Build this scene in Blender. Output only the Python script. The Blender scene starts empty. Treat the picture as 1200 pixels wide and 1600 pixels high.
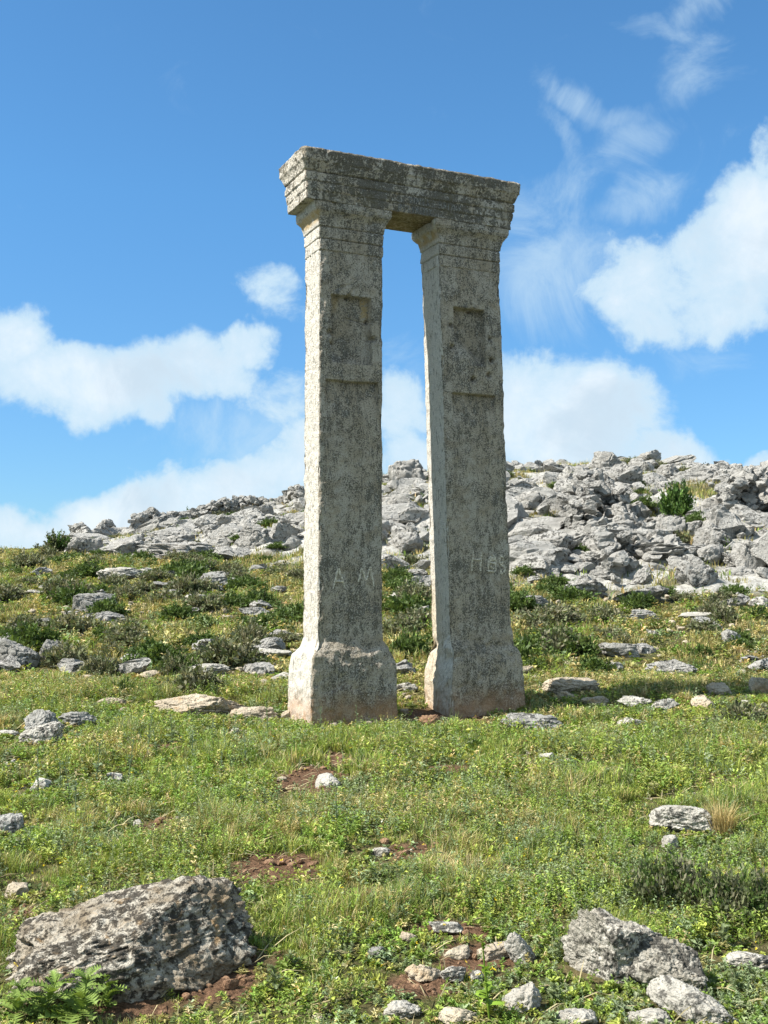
import bpy, bmesh, math, random
import numpy as np
from mathutils import Vector, Matrix, Euler

SC = bpy.context.scene
COL = SC.collection
R = math.radians

# ------------------------------------------------------------------ camera
FPX, EYE = 1850.0, 1.25                 # focal length in photo pixels, eye height over the column bases
TH = math.atan(150 / FPX)               # camera pitched up
cam_d = bpy.data.cameras.new('camera')
cam_d.sensor_fit = 'VERTICAL'; cam_d.sensor_height = 36.0
cam_d.lens = FPX * 36.0 / 1600.0
cam_d.clip_start = 0.1; cam_d.clip_end = 3000
cam = bpy.data.objects.new('camera', cam_d); COL.objects.link(cam)
cam.location = (0, 0, EYE); cam.rotation_euler = (math.pi / 2 + TH, 0, 0)
SC.camera = cam

# ------------------------------------------------------------------ sun, sky, exposure
SUN_EL = R(47)
SUN_DIR = Vector((-0.96 * math.cos(SUN_EL), -0.28 * math.cos(SUN_EL), math.sin(SUN_EL))).normalized()   # towards the sun
sun_d = bpy.data.lights.new('sun', 'SUN'); sun_d.energy = 4.7; sun_d.angle = R(0.53); sun_d.color = (1.0, 0.95, 0.87)
sun = bpy.data.objects.new('sun', sun_d); COL.objects.link(sun)
sun.rotation_euler = SUN_DIR.to_track_quat('Z', 'Y').to_euler()
SC.view_settings.view_transform = 'Standard'; SC.view_settings.look = 'None'
SC.view_settings.gamma = 1.0; SC.view_settings.use_curve_mapping = False
SC.view_settings.exposure = 1.12
SC.cycles.max_bounces = 6; SC.cycles.diffuse_bounces = 3; SC.cycles.transmission_bounces = 3
SC.cycles.use_denoising = True


class NT:
    """small helper for building node trees"""
    def __init__(s, tree):
        s.t = tree; tree.nodes.clear()

    def n(s, typ, **kw):
        nd = s.t.nodes.new(typ)
        for k, v in kw.items():
            if k == 'ins':
                for kk, vv in v.items():
                    if isinstance(vv, bpy.types.NodeSocket): s.t.links.new(vv, nd.inputs[kk])
                    else: nd.inputs[kk].default_value = vv
            else: setattr(nd, k, v)
        return nd

    def math(s, op, a, b=None, clamp=False):
        nd = s.n('ShaderNodeMath', operation=op); nd.use_clamp = clamp
        for i, v in enumerate((a, b)):
            if v is None: continue
            if isinstance(v, bpy.types.NodeSocket): s.t.links.new(v, nd.inputs[i])
            else: nd.inputs[i].default_value = v
        return nd.outputs[0]

    def ramp(s, v, a, b, lo=0.0, hi=1.0, smooth=True):
        nd = s.n('ShaderNodeMapRange', interpolation_type='SMOOTHSTEP' if smooth else 'LINEAR', ins={0: v, 1: a, 2: b, 3: lo, 4: hi})
        return nd.outputs[0]

    def mix(s, fac, a, b, mode='MIX'):
        nd = s.n('ShaderNodeMix', data_type='RGBA', blend_type=mode)
        for i, v in ((0, fac), (6, a), (7, b)):
            if isinstance(v, bpy.types.NodeSocket): s.t.links.new(v, nd.inputs[i])
            elif isinstance(v, (tuple, list)): nd.inputs[i].default_value = (*v, 1.0) if len(v) == 3 else v
            else: nd.inputs[i].default_value = v
        return nd.outputs[2]

    def noise(s, vec, scale, detail=4, rough=0.55, dist=0.0):
        return s.n('ShaderNodeTexNoise', ins={'Vector': vec, 'Scale': scale, 'Detail': detail, 'Roughness': rough, 'Distortion': dist})


def pix_dir(px, py):
    c, s = math.cos(TH), math.sin(TH)
    a, b = (px - 600) / FPX, (800 - py) / FPX
    return Vector((a, c - b * s, s + b * c)).normalized()


world = bpy.data.worlds.new('World'); SC.world = world; world.use_nodes = True
W = NT(world.node_tree)
sky = W.n('ShaderNodeTexSky', sky_type='NISHITA', sun_disc=False, sun_elevation=SUN_EL,
          sun_rotation=math.atan2(SUN_DIR.x, SUN_DIR.y), altitude=500, air_density=1.0, dust_density=0.4, ozone_density=2.2)
tc = W.n('ShaderNodeTexCoord').outputs['Generated']
sep = W.n('ShaderNodeSeparateXYZ', ins={0: tc})
az = W.math('ARCTAN2', sep.outputs[0], sep.outputs[1])
el = W.math('ARCSINE', sep.outputs[2])
aev = W.n('ShaderNodeCombineXYZ', ins={0: az, 1: el}).outputs[0]
# clouds: (photo x, y, half width, half height, tilt, strength) turned into bearings and elevations round the whole sky
CLOUDS = [(10, 540, 50, 66, -20, .9), (145, 608, 165, 66, -6, .98), (300, 582, 140, 58, -6, .95), (398, 550, 52, 36, 25, .85), (245, 645, 56, 48, -20, .8),
          (420, 468, 78, 38, -18, .58), (440, 640, 70, 75, 20, .58), (340, 770, 185, 58, 18, 1.05), (190, 812, 130, 58, 15, 1.05), (40, 848, 120, 42, 8, .9), (480, 722, 120, 68, 10, .9),
          (630, 650, 64, 90, 0, .85), (700, 740, 150, 60, 0, .9), (890, 668, 170, 105, -8, 1.1), (1010, 706, 140, 52, -22, 1.0), (930, 612, 66, 58, 0, 1.0),
          (1075, 425, 150, 92, 8, .98), (1130, 460, 125, 78, 2, .95), (960, 420, 90, 60, 20, .62), (1190, 365, 120, 98, 15, 1.05), (1020, 485, 95, 60, -20, .9), (1195, 235, 30, 36, 0, .62), (1190, 725, 50, 20, 0, .75)]
VEIL = [(870, 410, 150, 115, 25, .62), (850, 310, 130, 55, 25, .52), (985, 310, 90, 40, 10, .58), (905, 160, 95, 34, -42, .62), (880, 215, 80, 28, -65, .50), (950, 190, 80, 26, 8, .5),
        (985, 222, 70, 48, 0, .52), (1075, 105, 75, 40, 30, .48), (1050, 55, 110, 18, -25, .42), (1110, 8, 90, 32, 25, .5), (380, 690, 190, 90, 10, .5), (640, 560, 60, 60, 0, .4), (1090, 560, 120, 60, 0, .25)]
warp = W.noise(tc, 9.0, 5, 0.6).outputs['Color']
wv = W.n('ShaderNodeVectorMath', operation='SUBTRACT', ins={0: warp, 1: (0.5, 0.5, 0.5)}).outputs[0]
wv = W.n('ShaderNodeVectorMath', operation='SCALE', ins={0: wv, 3: 0.075}).outputs[0]
aew = W.n('ShaderNodeVectorMath', operation='ADD', ins={0: aev, 1: wv}).outputs[0]
def blobs(lst, k):
    acc = None
    for (px, py, hw, hh, tilt, st) in lst:
        d = pix_dir(px, py)
        mp = W.n('ShaderNodeMapping', vector_type='TEXTURE', ins={'Vector': aew, 'Location': (math.atan2(d.x, d.y), math.asin(d.z), 0),
                 'Rotation': (0, 0, R(tilt)), 'Scale': (hw / FPX, hh / FPX, 1)})
        ln = W.n('ShaderNodeVectorMath', operation='LENGTH', ins={0: mp.outputs[0]}).outputs['Value']
        v = W.ramp(ln, 1.6, k, 0.0, st)
        acc = v if acc is None else W.n('ShaderNodeMath', operation='SMOOTH_MAX', ins={0: acc, 1: v, 2: 0.08}).outputs[0]
    return acc


blob = blobs(CLOUDS, .35); veil = blobs(VEIL, .1)
# scattered clouds added in the unseen sky, thick enough to fill the shaded sides
front = W.ramp(W.math('ABSOLUTE', az), 0.42, 0.6)
fill_clouds = W.math('MULTIPLY', W.ramp(W.noise(tc, 2.6, 4, 0.5).outputs[0], 0.36, 0.5), front)
blob = W.math('MAXIMUM', blob, W.math('MULTIPLY', fill_clouds, .8))
fb = W.noise(tc, 19.0, 10, 0.66, 0.25).outputs[0]
fb2 = W.noise(tc, 6.0, 4, 0.5, 0.2).outputs[0]
dens = W.math('ADD', blob, W.math('MULTIPLY', W.math('SUBTRACT', fb, 0.5), 1.25))
dens = W.math('ADD', dens, W.math('MULTIPLY', W.math('SUBTRACT', fb2, 0.5), 0.6))
cl = W.math('MULTIPLY', W.ramp(dens, 0.35, 0.76), 0.92)
vd = W.math('ADD', veil, W.math('MULTIPLY', W.math('SUBTRACT', W.noise(tc, 12.0, 8, 0.66, 1.2).outputs[0], 0.5), 1.1))
cl = W.math('MAXIMUM', cl, W.math('MULTIPLY', W.ramp(vd, 0.18, 0.85), 0.62))
skyc = W.mix(1.0, sky.outputs[0], W.mix(W.ramp(el, 0.0, 0.34, 0, 1, False), (0.47, 0.66, 0.84), (0.53, 0.93, 1.12)), 'MULTIPLY')
hsv = W.n('ShaderNodeHueSaturation', ins={'Saturation': 1.0, 'Value': 1.0, 'Color': skyc}).outputs[0]
thick = W.ramp(dens, 0.6, 1.35)
cloudc = W.mix(thick, (3.7, 4.8, 5.6), (5.3, 5.75, 6.05))
grey = W.math('MULTIPLY', W.ramp(W.noise(tc, 8.0, 6, 0.6, 0.4).outputs[0], 0.46, 0.66), W.ramp(dens, 0.6, 1.1))
cloudc = W.mix(W.math('MULTIPLY', grey, 0.75), cloudc, (3.5, 4.3, 4.95))
skyf = W.mix(cl, hsv, cloudc)
bg = W.n('ShaderNodeBackground', ins={'Color': skyf, 'Strength': 0.08})
out = W.n('ShaderNodeOutputWorld', ins={'Surface': bg.outputs[0]})

# ------------------------------------------------------------------ noise (numpy)
rng = np.random.default_rng(7)


def _h(ix, iy, iz, seed):
    n = (ix.astype(np.int64) * 374761393 + iy.astype(np.int64) * 668265263 + iz.astype(np.int64) * 2147483647 + seed * 1274126177) & 0xFFFFFFFF
    n = ((n ^ (n >> 13)) * 1274126177) & 0xFFFFFFFF
    n = ((n ^ (n >> 16)) * 2246822519) & 0xFFFFFFFF
    n = n ^ (n >> 15)
    return n.astype(np.float64) / 4294967295.0


_G = np.array([(1, 1, 0), (-1, 1, 0), (1, -1, 0), (-1, -1, 0), (1, 0, 1), (-1, 0, 1), (1, 0, -1), (-1, 0, -1), (0, 1, 1), (0, -1, 1), (0, 1, -1), (0, -1, -1), (.8, .8, .8), (-.8, .8, -.8), (.8, -.8, -.8), (-.8, -.8, .8)])


def vnoise(p, seed=0):
    """gradient noise, about -1..1"""
    p = np.asarray(p, float)
    i = np.floor(p); fr = p - i; u = fr * fr * fr * (fr * (fr * 6 - 15) + 10)
    i = i.astype(np.int64); r = 0
    for dx in (0, 1):
        wx = u[:, 0] if dx else 1 - u[:, 0]
        for dy in (0, 1):
            wy = u[:, 1] if dy else 1 - u[:, 1]
            for dz in (0, 1):
                wz = u[:, 2] if dz else 1 - u[:, 2]
                g = _G[(_h(i[:, 0] + dx, i[:, 1] + dy, i[:, 2] + dz, seed) * 15.999).astype(int)]
                r = r + wx * wy * wz * (g[:, 0] * (fr[:, 0] - dx) + g[:, 1] * (fr[:, 1] - dy) + g[:, 2] * (fr[:, 2] - dz))
    return r * 1.35


def fbm(p, octv=4, seed=0, gain=0.5, lac=2.03):
    a, s, q, tot = 1.0, 0, np.asarray(p, float), 0
    for o in range(octv):
        s = s + a * vnoise(q, seed + o * 17); tot += a
        a *= gain; q = q * lac + 11.3
    return s / tot


def ridged(p, octv=4, seed=0):
    a, s, q, tot = 1.0, 0, np.asarray(p, float), 0
    for o in range(octv):
        s = s + a * (1 - np.abs(vnoise(q, seed + o * 31)) * 2); tot += a
        a *= 0.5; q = q * 2.1 + 5.7
    return s / tot


def voro(p, seed=0):
    p = np.asarray(p, float); i = np.floor(p).astype(np.int64)
    f1 = np.full(len(p), 9.0); f2 = np.full(len(p), 9.0)
    for dx in (-1, 0, 1):
        for dy in (-1, 0, 1):
            for dz in (-1, 0, 1):
                c = i + (dx, dy, dz)
                q = np.stack([c[:, k] + _h(c[:, 0], c[:, 1], c[:, 2], seed + 7 * k + 1) for k in range(3)], 1)
                d = np.sqrt(((q - p) ** 2).sum(1))
                m = d < f1
                f2 = np.where(m, f1, np.minimum(f2, d)); f1 = np.where(m, d, f1)
    return f1, f2


def sstep(a, b, x):
    t = np.clip((x - a) / (b - a), 0, 1); return t * t * (3 - 2 * t)


def xyz(x, y, z=0.0):
    x = np.asarray(x, float); return np.stack([x, np.asarray(y, float) + 0 * x, 0 * x + z], 1)


# ------------------------------------------------------------------ mesh helpers
def mesh_np(name, V, F, smooth=True, attrs=None, col=None):
    """V (n,3), F list of equal-width face arrays or one array"""
    me = bpy.data.meshes.new(name)
    Fs = F if isinstance(F, list) else [F]
    V = np.ascontiguousarray(V, np.float32)
    me.vertices.add(len(V)); me.vertices.foreach_set('co', V.ravel())
    idx = np.concatenate([np.asarray(f, np.int32).ravel() for f in Fs])
    cnt = np.concatenate([np.full(len(f), f.shape[1], np.int32) for f in Fs])
    st = np.concatenate([[0], np.cumsum(cnt)[:-1]]).astype(np.int32)
    me.loops.add(len(idx)); me.loops.foreach_set('vertex_index', idx)
    me.polygons.add(len(cnt)); me.polygons.foreach_set('loop_start', st)
    me.polygons.foreach_set('use_smooth', np.full(len(cnt), smooth))
    if attrs:
        for k, v in attrs.items():
            at = me.attributes.new(k, 'FLOAT', 'POINT'); at.data.foreach_set('value', np.asarray(v, np.float32))
    if col is not None:
        at = me.attributes.new('Col', 'FLOAT_COLOR', 'POINT')
        c4 = np.ones((len(V), 4), np.float32); c4[:, :3] = col
        at.data.foreach_set('color', c4.ravel())
    me.update(calc_edges=True); me.validate()
    return me


def put(name, me, mat=None, parent=None, loc=None, rot=None, scale=None):
    o = bpy.data.objects.new(name, me); COL.objects.link(o)
    if mat is not None and me is not None and len(me.materials) == 0: me.materials.append(mat)
    if parent is not None: o.parent = parent
    if loc is not None: o.location = loc
    if rot is not None: o.rotation_euler = rot
    if scale is not None: o.scale = scale
    return o


def tag(o, label=None, cat=None, group=None, kind=None):
    if label: o['label'] = label
    if cat: o['category'] = cat
    if group: o['group'] = group
    if kind: o['kind'] = kind
    return o


_ico = {}


def ico(sub):
    if sub not in _ico:
        bm = bmesh.new(); bmesh.ops.create_icosphere(bm, subdivisions=sub, radius=1.0)
        bm.verts.ensure_lookup_table()
        _ico[sub] = (np.array([v.co[:] for v in bm.verts]), np.array([[v.index for v in f.verts] for f in bm.faces], np.int32)); bm.free()
    return _ico[sub]


# ------------------------------------------------------------------ terrain
_yy = np.arange(-40, 500, 0.25)
_zz = np.interp(_yy, [-40, -10, 0, 5, 9, 12.5, 14.5, 18, 22, 30, 38, 46, 60, 120, 500], [-1.6, -1.1, -.85, -.52, -.26, -.03, .06, .38, .86, 2.05, 2.95, 3.1, 2.5, -2, -20])
_k = np.exp(-0.5 * (np.arange(-12, 13) / 4.0) ** 2); _k /= _k.sum()
_zz = np.convolve(np.pad(_zz, 12, mode='edge'), _k, 'valid')
SKX = np.array([-900, -300, 0, 60, 110, 200, 300, 400, 470, 600, 700, 800, 900, 960, 1010, 1100, 1200, 1500, 2200, 3500])
SKY_ = np.array([1000, 960, 905, 872, 856, 836, 816, 801, 791, 752, 744, 738, 734, 730, 732, 744, 751, 790, 870, 970])
C0, S0 = math.cos(TH), math.sin(TH)


def project(x, y, z):
    d = y * C0 + (z - EYE) * S0
    d = np.maximum(d, 0.05)
    return 600 + FPX * x / d, 800 - FPX * ((z - EYE) * C0 - y * S0) / d


def hill_px(x):
    return 600 + FPX * np.asarray(x) / 60.0


def terr_base(x, y):
    x = np.asarray(x, float); y = np.asarray(y, float)
    b = np.interp(y, _yy, _zz)
    hp = hill_px(x)
    top = EYE + (950 - np.interp(hp, SKX, SKY_)) * 60 / FPX
    toe = np.interp(hp, [275, 420, 525, 600, 690, 780, 870, 1200], [40, 37, 33.5, 32, 30, 27.4, 26.6, 26])
    t = np.clip((y - toe) / (60 - toe), 0, 1.0)
    rise = t * t * (3 - 2 * t) * 0.45 + t * 0.55
    rise = np.where(y < toe, 0, rise)
    back = np.maximum(y - 60, 0)
    z = b + np.maximum(top - b, 0) * rise * np.exp(-(back / 45.0) ** 2)
    return z - 0.0015 * np.minimum(back, 60) ** 2 * np.exp(-(back / 90.0) ** 2)


def pocket(x, y):
    return sstep(.02, .22, fbm(xyz(np.asarray(x) * .33, np.asarray(y) * .45), 4, 91))


ROCKB_X = np.array([-400, 60, 100, 300, 460, 600, 700, 800, 900, 1000, 1200, 1600])
ROCKB_Y = np.array([800, 835, 860, 872, 886, 888, 893, 903, 926, 944, 952, 955])


def rock_mask(x, y):
    """1 on the rocky upper hillside"""
    z = terr_base(x, y)
    hp = hill_px(x)
    low = np.interp(hp, [200, 275, 420, 525, 600, 645, 690, 735, 780, 870, 1200], [42, 39, 36, 32.5, 31, 30, 29, 27, 25.7, 25.3, 25])
    n = 1.6 * fbm(xyz(x * .35, y * .35), 3, 5)
    return sstep(-0.7, 1.2, y - low + n) * (1 - sstep(62, 75, y)) * sstep(85, 150, 600 + FPX * x / np.maximum(y, 5))


def terr(x, y):
    x = np.asarray(x, float); y = np.asarray(y, float)
    sh = x.shape; x = x.ravel(); y = y.ravel()
    z = terr_base(x, y)
    far = sstep(14, 34, y)
    amp = 0.05 + 0.16 * far
    z = z - .11 * np.exp(-(((x - .45) / 2.6) ** 4 + ((y - 13.6) / 1.3) ** 4))
    flat = 1 - 0.8 * np.exp(-(((x - .4) / 2.2) ** 2 + ((y - 14) / 1.5) ** 2))
    z = z + flat * amp * fbm(xyz(x * .45, y * .45), 3, 3) + 0.018 * flat * fbm(xyz(x * 2.6, y * 2.6), 3, 9)
    rm = rock_mask(x, y)
    if rm.max() > 0:
        m = rm > 0
        p = xyz(x[m], y[m])
        st = 0.55 * fbm(p * .28, 3, 21) + 0.38 * ridged(p * .55 + .3 * vnoise(p, 4)[:, None], 4, 23) * .6
        z[m] = z[m] + rm[m] * st * (1 - .65 * sstep(44, 57, p[:, 1])) * (1 - .4 * sstep(-5, -12, p[:, 0]))
    return z.reshape(sh)


def at(px, py, dmin=3.0, dmax=75.0):
    """where the ray through a photo pixel meets the ground"""
    d = pix_dir(px, py)
    t = np.arange(dmin, dmax, 0.04)
    x, y, z = d.x * t, d.y * t, EYE + d.z * t
    g = terr(x, y)
    w = np.nonzero(z <= g)[0]
    k = w[0] if len(w) else int(np.argmin(np.where(t > 25, z - g, 9)))
    return np.array([x[k], y[k], g[k]])


# earth patches (photo x, y, half width, half height)
SOIL = [(478, 1222, 52, 22), (258, 1293, 32, 14), (440, 1357, 66, 26), (322, 1324, 26, 14), (528, 1188, 28, 10), (345, 1525, 62, 36), (215, 1580, 60, 22), (20, 1440, 25, 20),
        (700, 1120, 80, 12), (560, 1400, 40, 10), (640, 1330, 45, 10), (700, 1205, 40, 8), (740, 1500, 60, 22), (660, 1545, 60, 20), (250, 1175, 22, 8), (700, 1455, 60, 10)]
SOILW = []
for (px, py, hw, hh) in SOIL:
    c = at(px, py); e = at(px + hw, py); g = at(px, py - hh)
    SOILW.append((c[0], c[1], abs(e[0] - c[0]), max(abs(g[1] - c[1]), .12)))


def soil_mask(x, y):
    m = np.zeros(len(x))
    n = fbm(xyz(x * 3.1, y * 3.1), 4, 41)
    for (cx, cy, rx, ry) in SOILW:
        q = np.sqrt(((x - cx) / rx) ** 2 + ((y - cy) / ry) ** 2)
        m = np.maximum(m, sstep(1.4, 0.8, q + .65 * n))
    g = fbm(xyz(x * .9, y * .9), 4, 47)
    return np.maximum(m, 0.6 * sstep(.30, .55, g))


# ------------------------------------------------------------------ materials
def mat_new(name):
    m = bpy.data.materials.new(name); m.use_nodes = True
    return m, NT(m.node_tree)


def principled(T, col, rough, normal=None, spec=0.3):
    ins = {'Base Color': col, 'Roughness': rough, 'Specular IOR Level': spec}
    if normal is not None: ins['Normal'] = normal
    b = T.n('ShaderNodeBsdfPrincipled', ins=ins)
    T.n('ShaderNodeOutputMaterial', ins={'Surface': b.outputs[0]})
    return b


def bump(T, h, strength, dist, normal=None):
    ins = {'Strength': strength, 'Distance': dist, 'Height': h}
    if normal is not None: ins['Normal'] = normal
    return T.n('ShaderNodeBump', ins=ins).outputs[0]


def limestone(name, pale, mid, dark, lichen, ochre, sc=1.0, bdist=0.02):
    """weathered limestone: mottled greys, dark lichen with its own outlines, ochre earth stain"""
    m, T = mat_new(name)
    P = T.n('ShaderNodeNewGeometry').outputs['Position']
    rnd = T.n('ShaderNodeObjectInfo').outputs['Random']
    n1 = T.noise(P, 1.7 * sc, 6, .6).outputs[0]
    n2 = T.noise(P, 9 * sc, 6, .65, .4).outputs[0]
    n3 = T.noise(P, 40 * sc, 4, .7).outputs[0]
    c = T.mix(T.ramp(n1, .35, .65), mid, pale)
    c = T.mix(T.math('MULTIPLY', T.ramp(n2, .42, .62), .55), c, mid)
    lk = T.math('ADD', T.math('MULTIPLY', n2, .65), T.math('MULTIPLY', n3, .35))
    lk = T.math('ADD', lk, T.math('MULTIPLY', T.math('SUBTRACT', n1, .5), .5))
    lk = T.math('ADD', lk, T.math('MULTIPLY', T.math('SUBTRACT', rnd, .5), .06))
    c = T.mix(T.math('MULTIPLY', T.ramp(lk, .60 - lichen, .68 - lichen), .85), c, dark)
    n4 = T.noise(P, 3.1 * sc, 5, .6, .6).outputs[0]
    c = T.mix(T.math('MULTIPLY', T.ramp(n4, .62 - ochre, .76 - ochre), .6), c, (0.42, 0.27, 0.13))
    n5 = T.noise(P, 120 * sc, 3, .6).outputs[0]
    c = T.mix(T.ramp(n5, .35, .7, .0, .35), c, T.mix(.5, c, dark))
    v = T.n('ShaderNodeTexVoronoi', feature='F1', ins={'Vector': P, 'Scale': 26 * sc, 'Randomness': 1.0}).outputs[0]
    hgt = T.math('ADD', T.math('MULTIPLY', n2, 1.0), T.math('MULTIPLY', n3, .5))
    hgt = T.math('ADD', hgt, T.math('MULTIPLY', v, .35))
    nb = bump(T, hgt, .8, bdist * 2)
    principled(T, c, .92, nb, .15)
    return m


M_ROCK = limestone('limestone_pale', (.55, .525, .465), (.36, .34, .295), (.055, .053, .047), .08, -.05, 1.6)
M_DARK = limestone('limestone_lichen', (.42, .41, .38), (.22, .215, .195), (.045, .044, .04), .10, -.06, 1.6)
M_OCHRE = limestone('limestone_ochre', (.52, .45, .34), (.38, .32, .24), (.10, .085, .065), .03, .08, 1.5)
M_HILL = limestone('limestone_hill', (.47, .455, .42), (.315, .305, .28), (.06, .058, .053), .075, -.09, 1.2, .05)
M_BIG = limestone('limestone_boulder', (.52, .48, .40), (.20, .155, .10), (.024, .021, .017), .12, .04, 2.2, .02)
M_JAG = limestone('limestone_jagged', (.54, .51, .445), (.27, .25, .205), (.032, .03, .026), .125, .01, 1.9, .016)
M_CLOD = limestone('red_earth_stone', (.36, .23, .14), (.22, .125, .075), (.08, .048, .032), .0, .0, 3)

# carved stone of the columns and lintel
def carved_stone(name, olive=0.0, spk=0.0, patchy=.23, white=.0, fine=58, top=0):
    m, T = mat_new(name)
    tcn = T.n('ShaderNodeTexCoord'); P = tcn.outputs['Object']
    nrm = T.n('ShaderNodeSeparateXYZ', ins={0: tcn.outputs['Normal']})
    stain = T.n('ShaderNodeAttribute', attribute_name='stain').outputs['Fac']
    ochre = T.n('ShaderNodeAttribute', attribute_name='ochre').outputs['Fac']
    sx = T.n('ShaderNodeMapping', ins={'Vector': P, 'Scale': (1, 1, .55)}).outputs[0]
    run = T.n('ShaderNodeMapping', ins={'Vector': P, 'Scale': (1, 1, .09)}).outputs[0]
    n1 = T.noise(P, 1.3, 5, .6, .3).outputs[0]
    n2 = T.noise(sx, 13, 5, .6, .5).outputs[0]
    n3 = T.noise(P, fine, 5, .74, .5).outputs[0]
    n4 = T.noise(P, 115, 3, .65).outputs[0]
    n5 = T.noise(P, 3.3, 6, .62, .5).outputs[0]
    n6 = T.noise(run, 9, 5, .6, .3).outputs[0]                              # rain runs
    n7 = T.noise(P, 2.1, 4, .55, .8).outputs[0]                             # where lichen has taken hold
    up = T.n('ShaderNodeSeparateXYZ', ins={0: P}).outputs[2]
    sunny = T.n('ShaderNodeAttribute', attribute_name='sun_side').outputs['Fac']       # left end faces painted paler, as if sunlit, and with less lichen
    base = T.mix(T.ramp(n1, .38, .62), (.46, .395, .305), (.49, .445, .375))
    base = T.mix(T.ramp(n5, .47, .62, 0, .75), base, (.35, .29, .205))
    base = T.mix(T.ramp(n6, .50, .70, 0, .4), base, (.29, .255, .20))
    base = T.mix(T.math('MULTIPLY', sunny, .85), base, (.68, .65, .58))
    pale = T.ramp(T.math('ADD', T.math('MULTIPLY', n2, .6), T.math('MULTIPLY', n7, .4)), .555 - white, .59 - white)
    c = T.mix(T.math('MULTIPLY', pale, .7), base, (.66, .62, .545))
    s = T.math('ADD', T.math('MULTIPLY', n3, .62), T.math('MULTIPLY', n2, .30))
    s = T.math('ADD', s, T.math('MULTIPLY', T.math('SUBTRACT', n7, .5), patchy))
    s = T.math('ADD', s, T.math('MULTIPLY', T.math('SUBTRACT', n6, .5), .10))
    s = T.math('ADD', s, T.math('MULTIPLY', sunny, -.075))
    if top: s = T.math('ADD', s, T.ramp(up, .40, .56, 0, top))           # dark crust along the weather edge
    spot = T.ramp(s, .462 - spk, .492 - spk)
    c = T.mix(T.math('MULTIPLY', spot, .86), c, (.07, .062, .047))
    fleck = T.ramp(T.noise(T.n('ShaderNodeMapping', ins={'Vector': P, 'Scale': (1, 1, .3)}).outputs[0], 30, 4, .7).outputs[0], .56, .62)
    c = T.mix(T.math('MULTIPLY', fleck, .6), c, (.10, .095, .08))
    c = T.mix(T.ramp(n4, .5, .66, 0, .65), c, (.085, .072, .05))
    c = T.mix(T.ramp(n4, .46, .28, 0, .6), c, (.64, .60, .52))
    if olive: c = T.mix(T.ramp(T.noise(P, 5, 5, .6).outputs[0], .5, .62, 0, olive), c, (.13, .11, .055))
    oc = T.math('MULTIPLY', ochre, T.ramp(n2, .3, .55, .45, 1))
    c = T.mix(T.math('MULTIPLY', oc, .8), c, (.50, .36, .17))
    stn = T.math('MULTIPLY', stain, T.ramp(T.math('ADD', T.math('MULTIPLY', n2, .5), T.math('MULTIPLY', n5, .5)), .36, .6, .25, 1))
    c = T.mix(T.math('MULTIPLY', stn, .75), c, (.42, .25, .14))
    h = T.math('ADD', T.math('MULTIPLY', n3, .8), T.math('MULTIPLY', n2, 1.0))
    h = T.math('ADD', h, T.math('MULTIPLY', n4, .35))
    principled(T, c, .93, bump(T, h, .9, .03), .12)
    return m


M_COL = carved_stone('weathered_carved_limestone')
M_LIN = carved_stone('lichen_covered_limestone', .30, .03, .42, .035, 32, .05)
m_, T = mat_new('pale_scratches')
n_ = T.noise(T.n('ShaderNodeTexCoord').outputs['Object'], 60, 4, .7).outputs[0]
principled(T, T.mix(T.ramp(n_, .42, .60), (.33, .295, .23), (.66, .60, .50)), .95)
M_SCR = m_
m_, T = mat_new('dark_letter_strokes')
n_ = T.noise(T.n('ShaderNodeTexCoord').outputs['Object'], 60, 4, .7).outputs[0]
principled(T, T.mix(T.ramp(n_, .4, .6), (.07, .068, .06), (.28, .27, .24)), .95)  # dark mottled colour that draws the inscription strokes
M_INS = m_

# ground
m_, T = mat_new('meadow_earth')
P = T.n('ShaderNodeNewGeometry').outputs['Position']
soil = T.n('ShaderNodeAttribute', attribute_name='soil').outputs['Fac']
rk = T.n('ShaderNodeAttribute', attribute_name='rock').outputs['Fac']
n1 = T.noise(P, .9, 6, .6).outputs[0]; n2 = T.noise(P, 7, 6, .65).outputs[0]; n3 = T.noise(P, 45, 5, .7).outputs[0]
c = T.mix(T.ramp(n1, .38, .62), (.075, .07, .03), (.13, .105, .05))
c = T.mix(T.ramp(n2, .42, .6), c, (.05, .062, .018))
c = T.mix(T.ramp(n3, .5, .7, 0, .6), c, (.25, .21, .11))
e = T.mix(T.ramp(n3, .35, .65), (.075, .044, .026), (.19, .112, .068))
c = T.mix(soil, c, e)
rc = T.mix(T.ramp(n2, .40, .58), (.27, .26, .235), (.43, .42, .385))
rc = T.mix(T.ramp(n3, .52, .66, 0, .8), rc, (.11, .11, .10))
c = T.mix(rk, c, rc)
hh = T.math('ADD', T.math('MULTIPLY', n2, 1.0), T.math('MULTIPLY', n3, .6))
principled(T, c, .97, bump(T, hh, .9, .05), .08)
M_GROUND = m_

# leaves: colour comes from each plant's own attribute
def leafmat(name, trans=.24, rough=.6):
    m, T = mat_new(name)
    c = T.n('ShaderNodeAttribute', attribute_name='Col').outputs['Color']
    b = T.n('ShaderNodeBsdfPrincipled', ins={'Base Color': c, 'Roughness': rough, 'Specular IOR Level': .25})
    tl = T.n('ShaderNodeBsdfTranslucent', ins={'Color': T.mix(1.0, c, (1.25, 1.2, .7), 'MULTIPLY')})
    mx = T.n('ShaderNodeMixShader', ins={0: trans, 1: b.outputs[0], 2: tl.outputs[0]})
    T.n('ShaderNodeOutputMaterial', ins={'Surface': mx.outputs[0]})
    return m


M_LEAF = leafmat('living_leaves')
m_, T = mat_new('bark')
principled(T, T.mix(T.noise(T.n('ShaderNodeTexCoord').outputs['Object'], 20, 4).outputs[0], (.10, .075, .05), (.22, .19, .15)), .9)
M_BARK = m_

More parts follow.
